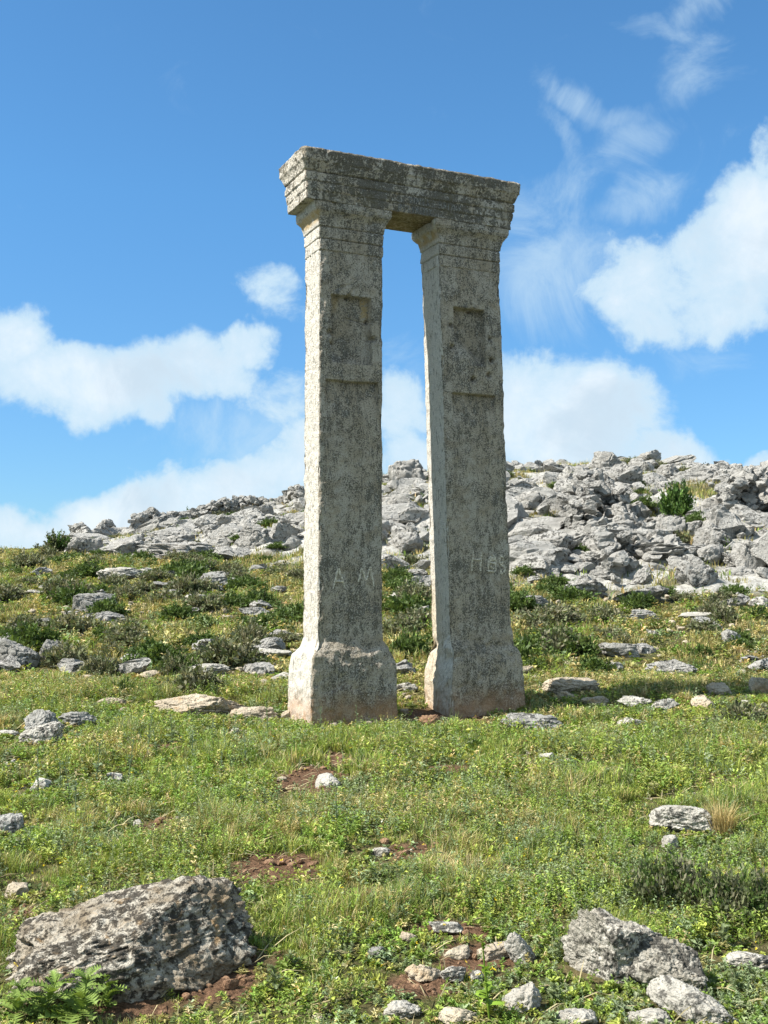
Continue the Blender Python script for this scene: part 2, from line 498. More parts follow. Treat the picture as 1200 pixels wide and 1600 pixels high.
# ------------------------------------------------------------------ ground sheet
ang = np.concatenate([np.linspace(-110, -30, 60)[:-1], np.linspace(-30, 30, 460), np.linspace(30, 110, 60)[1:]])
rad = np.concatenate([np.linspace(.3, 6, 40)[:-1], np.geomspace(6, 26, 260)[:-1], np.geomspace(26, 72, 260)[:-1], np.geomspace(72, 900, 50)])
A, Rr = np.meshgrid(np.radians(ang), rad)
gx = (np.sin(A) * Rr).ravel(); gy = (np.cos(A) * Rr - 2.5).ravel()
gz = terr(gx, gy)
nr, na = len(rad), len(ang)
ii = (np.arange(nr - 1)[:, None] * na + np.arange(na - 1)[None, :]).ravel()
GF = np.stack([ii, ii + 1, ii + na + 1, ii + na], 1)
sm = soil_mask(gx, gy) * (1 - sstep(26, 34, gy)); rmk = rock_mask(gx, gy)
gz = gz + .025 * sm * fbm(xyz(gx * 14, gy * 14), 2, 77) * (gy < 20)
me = mesh_np('ground', np.stack([gx, gy, gz], 1), GF, True, {'soil': sm, 'rock': rmk * (1 - .9 * pocket(gx, gy))})
tag(put('ground', me, M_GROUND), 'grassy stony hillside with bare reddish earth patches', 'ground', kind='structure')

# ------------------------------------------------------------------ rocks
def rock_verts(seed, sub, planes=12, rough=.10, pits=.05, strata=0.0, box=2.6, lo=.55, joints=1.0, med=.9, pf=6.0):
    r = np.random.default_rng(seed)
    V, F = ico(sub)
    p = np.sign(V) * np.abs(V) ** (2 / box)                      # squarish start
    p = p / np.abs(p).max()
    n = r.normal(size=(planes, 3)); n /= np.linalg.norm(n, axis=1)[:, None]
    off = r.uniform(lo, 1.0, planes)
    for k in range(planes):
        d = p @ n[k] - off[k]
        p = p - np.maximum(d, 0)[:, None] * n[k] * .93
    q = p + r.uniform(0, 50, 3)
    nn = p / (np.linalg.norm(p, axis=1)[:, None] + 1e-6)
    w = q + .25 * np.stack([fbm(q * 1.7, 2, seed + 50 + k) for k in range(3)], 1)
    disp = rough * 1.1 * fbm(w * 1.5, 3, seed) + rough * med * fbm(w * 4, 4, seed + 3, .6)
    if sub >= 3:                                                 # joints that break the block up
        f1, f2 = voro(w * 1.9, seed)
        disp = disp - joints * rough * 1.1 * np.exp(-((f2 - f1) / .10) ** 2) + rough * .5 * (_h(*np.floor(w * 1.9).astype(np.int64).T, seed) - .5) * 0
    if pits and sub >= 4:
        f1, f2 = voro(w * np.array([pf, pf, pf * 1.3]) + .5 * fbm(q * 9, 2, seed)[:, None], seed + 5)
        disp = disp - pits * sstep(.48, .12, f1) * np.clip(.6 + 1.5 * fbm(q * 2, 2, seed + 6), 0, 1.3) + pits * .9 * fbm(q * 13, 4, seed + 8, .65)
    p = p + nn * disp[:, None]
    if strata:
        lay = q @ np.array([.15, .25, 2.6]) + .35 * fbm(q * 1.4, 2, seed + 9)
        fr = lay * 2 - np.floor(lay * 2)
        p[:, :2] *= (1 - strata * sstep(.25, .0, np.abs(fr - .5))[:, None])
    mn, mx = p.min(0), p.max(0)
    p = (p - (mn + mx) / 2) / ((mx - mn) / 2)
    return p, F


FOOT = []                                                       # footprints that keep grass out of stones


def dims(p, w, d, hgt, embed=.38):
    H = hgt * (1 + embed)
    return p * np.array([w / 2, d / 2, H / 2]) + np.array([0, 0, H / 2 - embed * hgt])


def boulder(px, py, w, h, mat, label, name='boulder', cat='boulder', rot=0.0, dep=.75, hk=.8, sub=5, seed=None, group=None, lift=0.0, foot=.86, tilt=(0, 0), **kw):
    """a stone whose foot shows at photo pixel (px, py), w x h pixels large"""
    c = at(px, py)
    hk *= 1.25 if name == 'rock_slab' else 1.12
    if name == 'stone' and py > 1440: hk *= .74
    if name == 'stone': w *= 1.08; kw = {'planes': 15, 'lo': .42, **kw}
    dist = c[1]; wm = w * dist / FPX; hm = max(h * dist / FPX * hk, .05); dm = wm * dep
    cx, cy = c[0] * (1 + dm * .4 / dist), c[1] + dm * .4
    z = float(terr(np.array([cx]), np.array([cy]))[0])
    z = (z + c[2]) / 2
    seed = seed if seed is not None else int(px * 7 + py)
    p, F = rock_verts(seed, sub, **kw)
    me = mesh_np(name, dims(p, wm, dm, hm), F)
    o = put(name, me, mat, loc=(cx, cy, z + lift), rot=(R(tilt[0]), R(tilt[1]), R(rot)))
    tag(o, label, cat, group)
    FOOT.append((cx, cy, wm / 2 * foot, dm / 2 * foot, R(rot)))
    return o


# --- the near stones
G1 = 'stones lying in the foreground meadow'
boulder(198, 1560, 428, 156, M_BIG, 'big pitted brown and grey boulder lying in the grass in front of bare red earth', rot=24, dep=.64, hk=.68, sub=7, seed=3111, pits=.06, rough=.12, joints=.3, med=.5, pf=5, planes=9, lo=.60, tilt=(7, -6), strata=.0)
boulder(945, 1540, 160, 104, M_JAG, 'jagged pitted grey boulder with black hollows in the lower right grass', rot=-20, dep=.6, hk=.85, sub=7, seed=90, pits=.075, rough=.15, joints=.2, med=.45, pf=3.0, planes=13, lo=.42, tilt=(6, 14))
boulder(1028, 1550, 165, 78, M_JAG, 'long grey rock with a dark right side just right of the jagged pitted boulder', rot=-30, dep=.5, hk=.85, sub=7, seed=96, pits=.075, rough=.14, joints=.2, med=.45, pf=3.2, planes=13, lo=.42, tilt=(4, 12))
boulder(1078, 1598, 140, 62, M_ROCK, 'low pale ridge of stone running down in front of the long grey rock', rot=-38, dep=.5, hk=.75, sub=6, seed=91, pits=.07, rough=.13, joints=.2, med=.45, pf=3.4, lo=.45, tilt=(4, 10))
boulder(1116, 1606, 66, 34, M_ROCK, 'small pale pointed stone below the end of the low stone ridge', 'stone', 'stone', sub=5)
boulder(1013, 1608, 62, 30, M_ROCK, 'small rounded grey stone at the foot of the jagged pitted boulder', 'stone', 'stone', sub=5)
boulder(816, 1510, 42, 62, M_ROCK, 'upright grey triangular stone leaning beside a flat brown stone', 'stone', 'stone', sub=5, dep=.6, hk=.95, tilt=(0, -12), seed=12)
boulder(775, 1500, 56, 28, M_OCHRE, 'flat brown stone with a dark end against the upright grey triangular stone', 'stone', 'stone', sub=5, hk=.9)
boulder(822, 1586, 60, 50, M_ROCK, 'slanting pale stone between the upright triangular stone and the jagged boulder', 'stone', 'stone', rot=25, sub=5, tilt=(0, -20))
boulder(900, 1606, 60, 26, M_ROCK, 'small grey stone half cut off below the jagged pitted boulder', 'stone', 'stone', sub=5)
boulder(716, 1604, 60, 30, M_OCHRE, 'small cream stone at the bottom edge below the leafy sapling', 'stone', 'stone', sub=5)
boulder(628, 1596, 56, 30, M_ROCK, 'grey mottled stone near the bottom edge in weeds, left of the cream stone', 'stone', 'stone', sub=5)
boulder(662, 1540, 52, 36, M_OCHRE, 'broad cream stone in the earthy patch, left one of a touching pair', 'stone', 'stone', sub=5, rot=20)
boulder(708, 1538, 38, 32, M_ROCK, 'pale stone with dark underside in the earthy patch, right one of a touching pair', 'stone', 'stone', sub=5)
boulder(638, 1474, 26, 22, M_OCHRE, 'lone small cream stone at the top of the earthy patch', 'stone', 'stone', sub=4)
boulder(587, 1500, 26, 24, M_DARK, 'small grey pebble-like stone standing left of the earthy patch', 'stone', 'stone', sub=4)
boulder(714, 1500, 40, 14, M_OCHRE, 'thin flat cream stone left of the flat brown stone', 'stone', 'stone', sub=4)
boulder(697, 1464, 50, 14, M_ROCK, 'thin pale sliver of stone in grass right of the lone cream stone', 'stone', 'stone', sub=4)
boulder(745, 1538, 20, 20, M_ROCK, 'little white stone beside the stem of the leafy sapling', 'stone', 'stone', sub=4)
boulder(1172, 1518, 80, 28, M_ROCK, 'flat pale slab in the grass at the right edge, level with the jagged boulder', 'rock_slab', 'slab', sub=5, hk=.6)
boulder(1066, 1305, 102, 46, M_ROCK, 'large white stone with a dark hollow front in the right meadow', 'boulder', 'boulder', sub=6, seed=57, hk=.8, rot=-8, pits=.06, pf=3.0, rough=.11, joints=.2, med=.5, lo=.42)
boulder(1048, 1328, 26, 20, M_ROCK, 'small pale stone just below the large white stone', 'stone', 'stone', sub=4)
boulder(595, 1343, 28, 14, M_ROCK, 'small whitish stone alone in the centre of the meadow', 'stone', 'stone', sub=4)
boulder(512, 1231, 38, 22, M_ROCK, 'small bluish grey stone at the end of the dark earth patch below the left column', 'stone', 'stone', sub=4)
boulder(27, 1404, 34, 26, M_OCHRE, 'small brown stone in grass above the big pitted boulder', 'stone', 'stone', sub=4)
boulder(12, 1304, 46, 32, M_DARK, 'dark grey stone cut off by the left edge in the meadow', 'stone', 'stone', sub=5)
boulder(180, 1223, 26, 15, M_ROCK, 'small bluish white stone in weeds among the tall thistle stalks', 'stone', 'stone', sub=4)
boulder(64, 1237, 32, 20, M_ROCK, 'small greyish stone left of the bluish white stone', 'stone', 'stone', sub=4)
boulder(16, 1200, 16, 13, M_ROCK, 'very small grey stone near the left edge above the dark cut-off stone', 'stone', 'stone', sub=4)
boulder(216, 1293, 14, 13, M_ROCK, 'tiny blue-grey stone beside a small patch of bare earth', 'stone', 'stone', sub=4)
boulder(854, 1190, 24, 13, M_ROCK, 'small pale stone in grass below the rock at the foot of the right column', 'stone', 'stone', sub=4)
boulder(985, 1137, 42, 15, M_ROCK, 'flat pale stone in the grass right of the rock at the column foot', 'stone', 'stone', sub=4)
boulder(526, 1148, 18, 9, M_ROCK, 'little flat white stone in front of the left column base', 'stone', 'stone', sub=4)

# --- around the monument
boulder(826, 1146, 112, 34, M_DARK, 'low flat rock with a black lichen end at the foot of the right column', 'boulder', 'boulder', sub=6, seed=417, dep=.8, hk=.75, lift=-.02)
boulder(672, 1135, 34, 18, M_CLOD, 'dark brown stone lying between the two column bases', 'stone', 'stone', sub=5)
boulder(312, 1120, 150, 34, M_OCHRE, 'long low ochre-topped slab in the grass left of the left column', 'rock_slab', 'slab', sub=6, seed=61, dep=.6, hk=.75, rot=-4)
boulder(398, 1126, 84, 22, M_OCHRE, 'low cream slab between the long ochre slab and the left column', 'rock_slab', 'slab', sub=5, dep=.6, hk=.7)
boulder(447, 1124, 14, 15, M_OCHRE, 'small yellowish stone against the side of the left column base', 'stone', 'stone', sub=4)
boulder(173, 1103, 50, 15, M_OCHRE, 'flat tan slab up the slope left of the long ochre slab', 'rock_slab', 'slab', sub=5, hk=.6)
boulder(66, 1148, 54, 38, M_DARK, 'pointed dark grey stone leaning on a paler one at the left of the meadow', 'boulder', 'boulder', sub=6, dep=.6, hk=.9, seed=5, tilt=(0, -10))
boulder(70, 1163, 74, 36, M_ROCK, 'pale wedge stone in front of the pointed dark stone', 'boulder', 'boulder', sub=6, dep=.5, hk=.7, seed=77, tilt=(0, -14))
boulder(122, 1136, 58, 24, M_DARK, 'low grey lichen stone right of the pointed dark stone', 'boulder', 'boulder', sub=5, hk=.8)
boulder(12, 1151, 44, 12, M_ROCK, 'flat white slab at the left edge level with the pale wedge stone', 'rock_slab', 'slab', sub=4, hk=.5)
boulder(367, 1148, 14, 11, M_ROCK, 'tiny grey stone in weeds below the low cream slab', 'stone', 'stone', sub=4)
boulder(635, 1082, 34, 17, M_ROCK, 'pale flat stone in the grass behind the gap between the columns', 'stone', 'stone', sub=4)
boulder(892, 1086, 90, 26, M_OCHRE, 'broad cream and grey stone right of the right column base', 'boulder', 'boulder', sub=6, hk=.85, seed=33)
boulder(885, 1095, 30, 15, M_OCHRE, 'small cream stone tucked below the broad cream and grey stone', 'stone', 'stone', sub=4)
boulder(930, 1105, 44, 16, M_OCHRE, 'tan stone at the near end of the scattered stone row right of the columns', 'stone', 'stone', sub=5)
boulder(990, 1105, 50, 17, M_ROCK, 'flat pale stone in the middle of the scattered stone row', 'stone', 'stone', sub=5)
boulder(1040, 1111, 42, 20, M_ROCK, 'pale stone at the edge of the column shadow in the stone row', 'stone', 'stone', sub=5)
boulder(1125, 1088, 44, 19, M_OCHRE, 'rounded cream stone standing above the stone row in the right meadow', 'boulder', 'boulder', sub=5, hk=.95)
boulder(1100, 1109, 40, 24, M_OCHRE, 'tan broken stone below the rounded cream stone', 'stone', 'stone', sub=5)
boulder(1194, 1086, 46, 34, M_OCHRE, 'ochre ledge stone cut off by the right edge of the meadow', 'boulder', 'boulder', sub=5, hk=.7)
boulder(1167, 1103, 18, 9, M_ROCK, 'tiny white stone near the right edge below the ochre ledge stone', 'stone', 'stone', sub=4)
boulder(818, 1054, 32, 14, M_OCHRE, 'low tan stone just right of the right column shaft foot', 'stone', 'stone', sub=4)

# --- middle slope
boulder(148, 956, 66, 27, M_DARK, 'dark grey block-shaped boulder alone in the scrub of the left slope', sub=6, hk=.95, seed=19, box=5, planes=6, lo=.75)
boulder(24, 1044, 80, 44, M_DARK, 'large grey ribbed boulder at the left edge of the slope', sub=6, hk=.9, seed=29)
boulder(80, 1032, 36, 32, M_DARK, 'smaller grey boulder behind leaves right of the large ribbed boulder', sub=5, hk=.9)
boulder(192, 908, 86, 18, M_ROCK, 'pale flat slab high on the left slope', 'rock_slab', 'slab', sub=5, hk=.9)
boulder(332, 918, 62, 22, M_DARK, 'grey rounded boulder on the left slope right of the pale flat slab', sub=5, hk=.95)
boulder(248, 919, 28, 11, M_DARK, 'small dark stone between the pale flat slab and the grey rounded boulder', 'stone', 'stone', sub=4)
boulder(305, 938, 32, 10, M_ROCK, 'flat white stone below the grey rounded boulder', 'stone', 'stone', sub=4)
boulder(12, 934, 28, 13, M_DARK, 'dark stone at the left edge high on the slope', 'stone', 'stone', sub=4)
boulder(55, 930, 26, 9, M_ROCK, 'small flat stone right of the dark stone at the left edge', 'stone', 'stone', sub=4)
boulder(67, 983, 24, 18, M_DARK, 'small dark grey stone above the large ribbed boulder', 'stone', 'stone', sub=4)
boulder(194, 978, 22, 12, M_ROCK, 'small pale stone below the dark block-shaped boulder', 'stone', 'stone', sub=4)
boulder(206, 1038, 38, 17, M_DARK, 'low dark stone among the cushion shrubs of the left slope', 'stone', 'stone', sub=5)
boulder(325, 1056, 72, 17, M_ROCK, 'white flat slab tilted among shrubs left of the left column', 'rock_slab', 'slab', sub=5, hk=.8, rot=-6)
boulder(234, 1061, 34, 14, M_OCHRE, 'flat brownish stone left of the white tilted slab', 'stone', 'stone', sub=4)
boulder(418, 1030, 80, 15, M_ROCK, 'long pale ledge just left of the left column base', 'rock_slab', 'slab', sub=5, hk=.8)
boulder(439, 1063, 30, 14, M_ROCK, 'pale stone half hidden behind the left column base', 'stone', 'stone', sub=4)
boulder(614, 939, 28, 15, M_ROCK, 'pale stone low in the gap between the columns, nearer the left column', 'stone', 'stone', sub=4)
boulder(646, 921, 54, 16, M_ROCK, 'long pale stone high in the gap between the columns', 'boulder', 'boulder', sub=5)
boulder(658, 962, 30, 17, M_ROCK, 'grey stone in the gap between the columns touching the right shaft in view', 'stone', 'stone', sub=4)
boulder(834, 956, 66, 24, M_DARK, 'dark grey stone with a tan top right of the right column on the slope', sub=5, hk=.9)
boulder(968, 1028, 66, 22, M_DARK, 'grey lichen boulder among shrubs on the right slope', sub=5, hk=.9)
boulder(1148, 1012, 32, 28, M_DARK, 'grey stone leaning to the left on the right slope', sub=5, hk=.95, tilt=(0, -20))
boulder(1086, 967, 48, 11, M_ROCK, 'flat white stone high on the right slope beside a grey shrub', 'stone', 'stone', sub=4)
boulder(947, 1049, 48, 15, M_ROCK, 'low heap-like pale stone in the bare patch of the right slope', 'stone', 'stone', sub=4)
boulder(1020, 992, 18, 9, M_ROCK, 'tiny pale stone on the right slope below the flat white stone', 'stone', 'stone', sub=4)
boulder(228, 895, 40, 9, M_ROCK, 'thin pale stone in grass just below the rocky hill', 'stone', 'stone', sub=4)
boulder(402, 894, 30, 13, M_DARK, 'grey stone at the grass edge left of the left column', 'stone', 'stone', sub=4)
boulder(1188, 952, 40, 22, M_ROCK, 'white stone at the right edge where the rocks meet the grass', sub=4)

# --- hillside outcrops and boulders one can tell apart
HB = [(948, 744, 54, 38, 'round pale boulder mass on the skyline right of the columns'), (1018, 728, 36, 24, 'dark grey boulder on the skyline beside small shrubs'), (980, 760, 54, 36, 'broad pale boulder right under the round skyline mass'),
      (892, 763, 42, 22, 'grey boulder left of the broad boulder under the skyline'), (905, 768, 34, 14, 'flat squared white block below the skyline boulders'), (839, 730, 30, 14, 'pale boulder on the skyline just right of the right column'),
      (1047, 748, 42, 22, 'smooth pale boulder under the skyline right of the dark boulder'), (828, 797, 64, 30, 'large pale ledge next to the right column halfway up the hill'), (1113, 808, 54, 32, 'large smooth pale boulder right of the green bush'),
      (1152, 785, 42, 24, 'pale smooth boulder above the large smooth one'), (1046, 846, 52, 32, 'broad pale boulder below the green bush'), (1080, 838, 36, 24, 'grey squarish boulder at the foot of the green bush'),
      (1113, 858, 62, 36, 'angular white boulder with a dark right side below the green bush'), (850, 868, 104, 36, 'long white ledge of rock right of the right column'), (1110, 882, 48, 30, 'pale leaning slab below the angular white boulder'),
      (934, 888, 72, 26, 'low wide white rock shelf in the middle of the right hillside'), (950, 906, 74, 22, 'white rock shelf just below the other wide shelf'), (1086, 920, 62, 44, 'broken pale outcrop near the foot of the right hillside'),
      (910, 934, 78, 30, 'grey white outcrop at the grass edge of the right hillside'), (1174, 890, 62, 46, 'big grey boulder near the right edge of the hillside'), (1002, 916, 40, 22, 'pale block at the foot of the rubble'),
      (1190, 778, 36, 40, 'tall grey boulder on the right edge under the skyline'), (970, 774, 58, 20, 'flat grey ledge under the broad skyline boulder'), (1000, 946, 90, 26, 'low rugged outcrop in grass below the right hillside'),
      (290, 876, 140, 28, 'long pale bedrock ledge at the foot of the left hillside'), (196, 868, 78, 28, 'grey fractured outcrop at the left end of the hill'), (362, 878, 60, 22, 'pale leaning ledge right of the long bedrock ledge'),
      (362, 850, 80, 34, 'large pale rounded outcrop in the middle of the left hillside'), (278, 856, 60, 22, 'pale rounded boulder above the long bedrock ledge'), (412, 810, 34, 20, 'smooth pale slab stone just under the left crest wall'),
      (398, 860, 54, 36, 'pale outcrop leaning toward the left column'), (134, 866, 54, 24, 'lowest grey ledge at the left end of the hill'), (444, 850, 50, 30, 'grey outcrop touching the left column in view'),
      (635, 760, 60, 40, 'pale cracked boulder framed between the two columns near the skyline'), (630, 812, 60, 34, 'pale boulder framed between the columns halfway up'), (632, 868, 60, 30, 'white ledge framed between the columns at the hill foot')]
HBW = []
for k, (px, yb, w, h, lb) in enumerate(HB):
    o = boulder(px, yb, w, h, M_HILL, lb, 'boulder', 'boulder', sub=5, hk=.95, dep=.8, seed=900 + k * 13, rough=.11, med=.8, pits=.04, planes=20, lo=.42, rot=(k * 37) % 40 - 20, strata=.12 if k % 3 == 0 else .0, group=None)
    HBW.append((o.location.x, o.location.y, w * o.location.y / FPX / 2))

# prototypes for the crowd of hillside boulders
PROT = [mesh_np('boulder', rock_verts(4000 + k, 4, planes=20 + k % 8, rough=.10, med=.7, pits=.03, lo=.38, strata=.14 if k % 2 else 0, box=2.6 + (k % 4) * .9)[0] + np.array([0, 0, .22]), ico(4)[1], False) for k in range(18)]
for me in PROT: me.materials.append(M_HILL)
N = 60000
hx = rng.uniform(-26, 34, N); hy = 27 + 36 * rng.uniform(0, 1, N)
rmv = rock_mask(hx, hy)
cl_ = fbm(xyz(hx * .22, hy * .22), 3, 61)
keep = (rmv > .55) & (rng.uniform(0, 1, N) < .36 + 1.5 * cl_) & (rng.uniform(0, 1, N) > .8 * pocket(hx, hy))
hx, hy = hx[keep], hy[keep]
size = np.clip(.25 * rng.uniform(0.012, 1, len(hx)) ** -0.52, .2, 2.1) * np.where(600 + FPX * hx / hy < 480, .78, 1.0) * (1 - .3 * sstep(50, 60, hy))
order = np.argsort(-size); hx, hy, size = hx[order], hy[order], size[order]
grid = {}
chosen = []
def near_ok(x, y, r):
    for (bx, by, br) in HBW:
        if (x - bx) ** 2 + (y - by) ** 2 < (br * .8 + r * .45) ** 2: return False
    for a in range(int((x - 2) // 1), int((x + 2) // 1) + 1):
        for b in range(int((y - 2) // 1), int((y + 2) // 1) + 1):
            for (qx, qy, qr) in grid.get((a, b), ()):
                if (x - qx) ** 2 + (y - qy) ** 2 < ((r + qr) * .82) ** 2: return False
    return True
for x, y, s in zip(hx, hy, size):
    r = s / 2
    if near_ok(x, y, r):
        grid.setdefault((int(x // 1), int(y // 1)), []).append((x, y, r)); chosen.append((x, y, s))
    if len(chosen) > 8000: break
chosen = np.array(chosen)
cz = terr(chosen[:, 0], chosen[:, 1])
cpx, cpy = project(chosen[:, 0], chosen[:, 1], cz)
inview = (cpx > -10) & (cpx < 1210) & ~((cpx > 472) & (cpx < 600) & (cpy < 1100)) & ~((cpx > 672) & (cpx < 792))
score = np.where(inview, chosen[:, 2] / chosen[:, 1], 0)
top = np.argsort(-score)[:172]
top = top[score[top] > 0]


def hill_label(px, py):
    up = np.interp(px, SKX, SKY_) + 0
    low = np.interp(px, ROCKB_X, ROCKB_Y)
    f = (py - up) / max(low - up, 1)
    lvl = 'along the top' if f < .3 else ('halfway up' if f < .65 else 'near the foot')
    if px < 300: reg = 'on the far left part of the hill'
    elif px < 475: reg = 'on the hill just left of the left column'
    elif px < 680: reg = 'on the hill seen between the two columns'
    elif px < 930: reg = 'on the hill just right of the right column'
    elif px < 1060: reg = 'on the hill below the skyline boulder mass'
    else: reg = 'on the hill around the green bush'
    return f'pale limestone boulder {lvl} {reg}'


def hill_rot(k): return (rng.uniform(-.15, .25), rng.uniform(-.32, .08), rng.uniform(-.5, .5) + (math.pi if k % 2 else 0))


for j, k in enumerate(top):
    x, y, s = chosen[k]
    hz = rng.uniform(.42, .78)
    o = put('boulder', PROT[j % 18], None, loc=(x, y, cz[k] - .06 * s), rot=hill_rot(j), scale=(s / 2 * rng.uniform(1.0, 1.55), s / 2 * rng.uniform(.8, 1.1), s / 2 * hz))
    lb = hill_label(cpx[k], cpy[k])
    tag(o, lb, 'boulder', lb.replace('pale limestone boulder', 'loose boulders'))
# half-buried stones where the rocks thin out into the grass
x = rng.uniform(-10, 12, 4000); y = rng.uniform(17, 33, 4000); g = fbm(xyz(x * .35, y * .35), 3, 211)
px_, py_ = project(x, y, terr(x, y)); k = (rock_mask(x, y) < .15) & (g > .05) & (px_ > 10) & (px_ < 1190) & ~((px_ > 440) & (px_ < 830) & (np.abs(px_ - 640) > 22))
x, y, px_ = x[k], y[k], px_[k]; got = []
for a, b, c_ in zip(x, y, px_):
    if all((a - q[0]) ** 2 + (b - q[1]) ** 2 > .7 for q in got): got.append((a, b, c_))
    if len(got) >= 46: break
for j, (a, b, c_) in enumerate(got):
    sz = rng.uniform(.22, .62); zz = float(terr(np.array([a]), np.array([b]))[0]); sd_ = 'left' if c_ < 535 else ('right' if c_ > 735 else 'middle')
    o = put('stone', PROT[(j * 7) % 18], None, loc=(a, b, zz + .01), rot=(rng.uniform(-.1, .1), rng.uniform(-.15, .15), rng.uniform(-.6, .6)), scale=(sz / 2 * rng.uniform(1, 1.6), sz / 2, sz / 2 * rng.uniform(.45, .7)))
    tag(o, f'small half-buried pale stone on the {sd_} of the grassy slope below the rocks', 'stone', f'half-buried stones on the {sd_} slope')
    FOOT.append((a, b, sz * .5, sz * .4, 0.0))
# the thousands of smaller stones: one mass
rest = np.setdiff1d(np.arange(len(chosen)), top)
SV = [rock_verts(5000 + k, 3, planes=18, rough=.09, lo=.36)[0] for k in range(14)]
FV = ico(3)[1]


def scatter_stones(name, pos, size, mat, sv, F, zk=(.5, .9), sink=.2, label=None):
    n = len(pos); nv = len(sv[0])
    which = rng.integers(0, len(sv), n)
    base = np.stack(sv)[which]                                                     # n, nv, 3
    a = rng.uniform(0, 6.28, n); sc = np.stack([size / 2 * rng.uniform(.9, 1.3, n), size / 2 * rng.uniform(.75, 1.1, n), size / 2 * rng.uniform(*zk, n)], 1)
    b = base * sc[:, None, :]
    t = rng.uniform(-.4, .4, n)
    y1 = b[..., 1] * np.cos(t)[:, None] - b[..., 2] * np.sin(t)[:, None]; z1 = b[..., 1] * np.sin(t)[:, None] + b[..., 2] * np.cos(t)[:, None]
    ca, sa = np.cos(a)[:, None], np.sin(a)[:, None]
    V = np.stack([b[..., 0] * ca - y1 * sa, b[..., 0] * sa + y1 * ca, z1 + (sc[:, 2] * (1 - 2 * sink))[:, None]], -1) + pos[:, None, :]
    Fs = (F[None] + (np.arange(n) * nv)[:, None, None]).reshape(-1, 3)
    me = mesh_np(name, V.reshape(-1, 3), Fs, False)
    o = put(name, me, mat)
    return tag(o, label, 'stones', kind='stuff')


rp = np.stack([chosen[rest, 0], chosen[rest, 1], cz[rest]], 1)
scatter_stones('rubble', rp, chosen[rest, 2], M_HILL, SV, FV, label='loose pale rubble covering the rocky hillside')

# rubble heap and dry stone walls
def stone_pile(name, pts, size, label, cat):
    o = scatter_stones(name, pts, size, M_HILL, SV, FV, (.6, .95), .3, label)
    del o['kind']; o['category'] = cat
    return o


def wall_pts(path, n, height, thick, s0):
    P_ = []; S_ = []
    path = np.array(path)
    seg = np.cumsum([0] + list(np.linalg.norm(np.diff(path[:, :2], axis=0), axis=1)))
    for k in range(n):
        t = rng.uniform(0, seg[-1])
        x = np.interp(t, seg, path[:, 0]); y = np.interp(t, seg, path[:, 1]) + rng.normal(0, thick)
        hh = height * rng.uniform(0, 1) * (.75 + .35 * math.sin(t * 1.3))
        P_.append((x, y, float(terr(np.array([x]), np.array([y]))[0]) + hh)); S_.append(s0 * rng.uniform(.6, 1.5))
    return np.array(P_), np.array(S_)


def pathpx(pts): return [at(px, py) for px, py in pts]


p_, s_ = wall_pts(pathpx([(205, 832), (260, 822), (320, 806), (380, 798), (440, 788), (470, 784)]), 620, .75, .25, .36)
stone_pile('dry_stone_wall', p_, s_, 'low tumbled dry stone wall along the left crest of the hill', 'stone wall')
p_, s_ = wall_pts(pathpx([(112, 846), (140, 838), (175, 836)]), 130, .7, .2, .3)
stone_pile('dry_stone_wall', p_, s_, 'short ruined dry stone wall at the left end of the hill beside the small tree', 'stone wall')
p_, s_ = wall_pts(pathpx([(1128, 812), (1160, 806), (1198, 806), (1240, 800)]), 230, 1.2, .3, .32)
stone_pile('dry_stone_wall', p_, s_, 'small stacked stone terrace wall near the right edge of the hillside', 'stone wall')
p_, s_ = wall_pts(pathpx([(1120, 748), (1160, 742), (1188, 742)]), 110, .35, .3, .36)
stone_pile('dry_stone_wall', p_, s_, 'piled field stones on the skyline near the right edge', 'stone wall')
p_, s_ = wall_pts(pathpx([(890, 836), (930, 818), (960, 815), (975, 822)]), 330, 1.1, .8, .36)
stone_pile('rubble_heap', p_, s_, 'heap of small broken stones in the middle of the right hillside', 'stone heap')
p_, s_ = wall_pts(pathpx([(930, 872), (990, 866), (1045, 862)]), 380, .7, 1.0, .36)
stone_pile('rubble_heap', p_, s_, 'wide spill of broken stones below the broad pale boulder', 'stone heap')

# ------------------------------------------------------------------ the monument
YAW = R(24.8); UX, UY = math.cos(YAW), math.sin(YAW)
P0 = np.array([-.757, 13.6])


def mono(s, t): return (P0[0] + s * UX - t * UY, P0[1] + s * UY + t * UX)


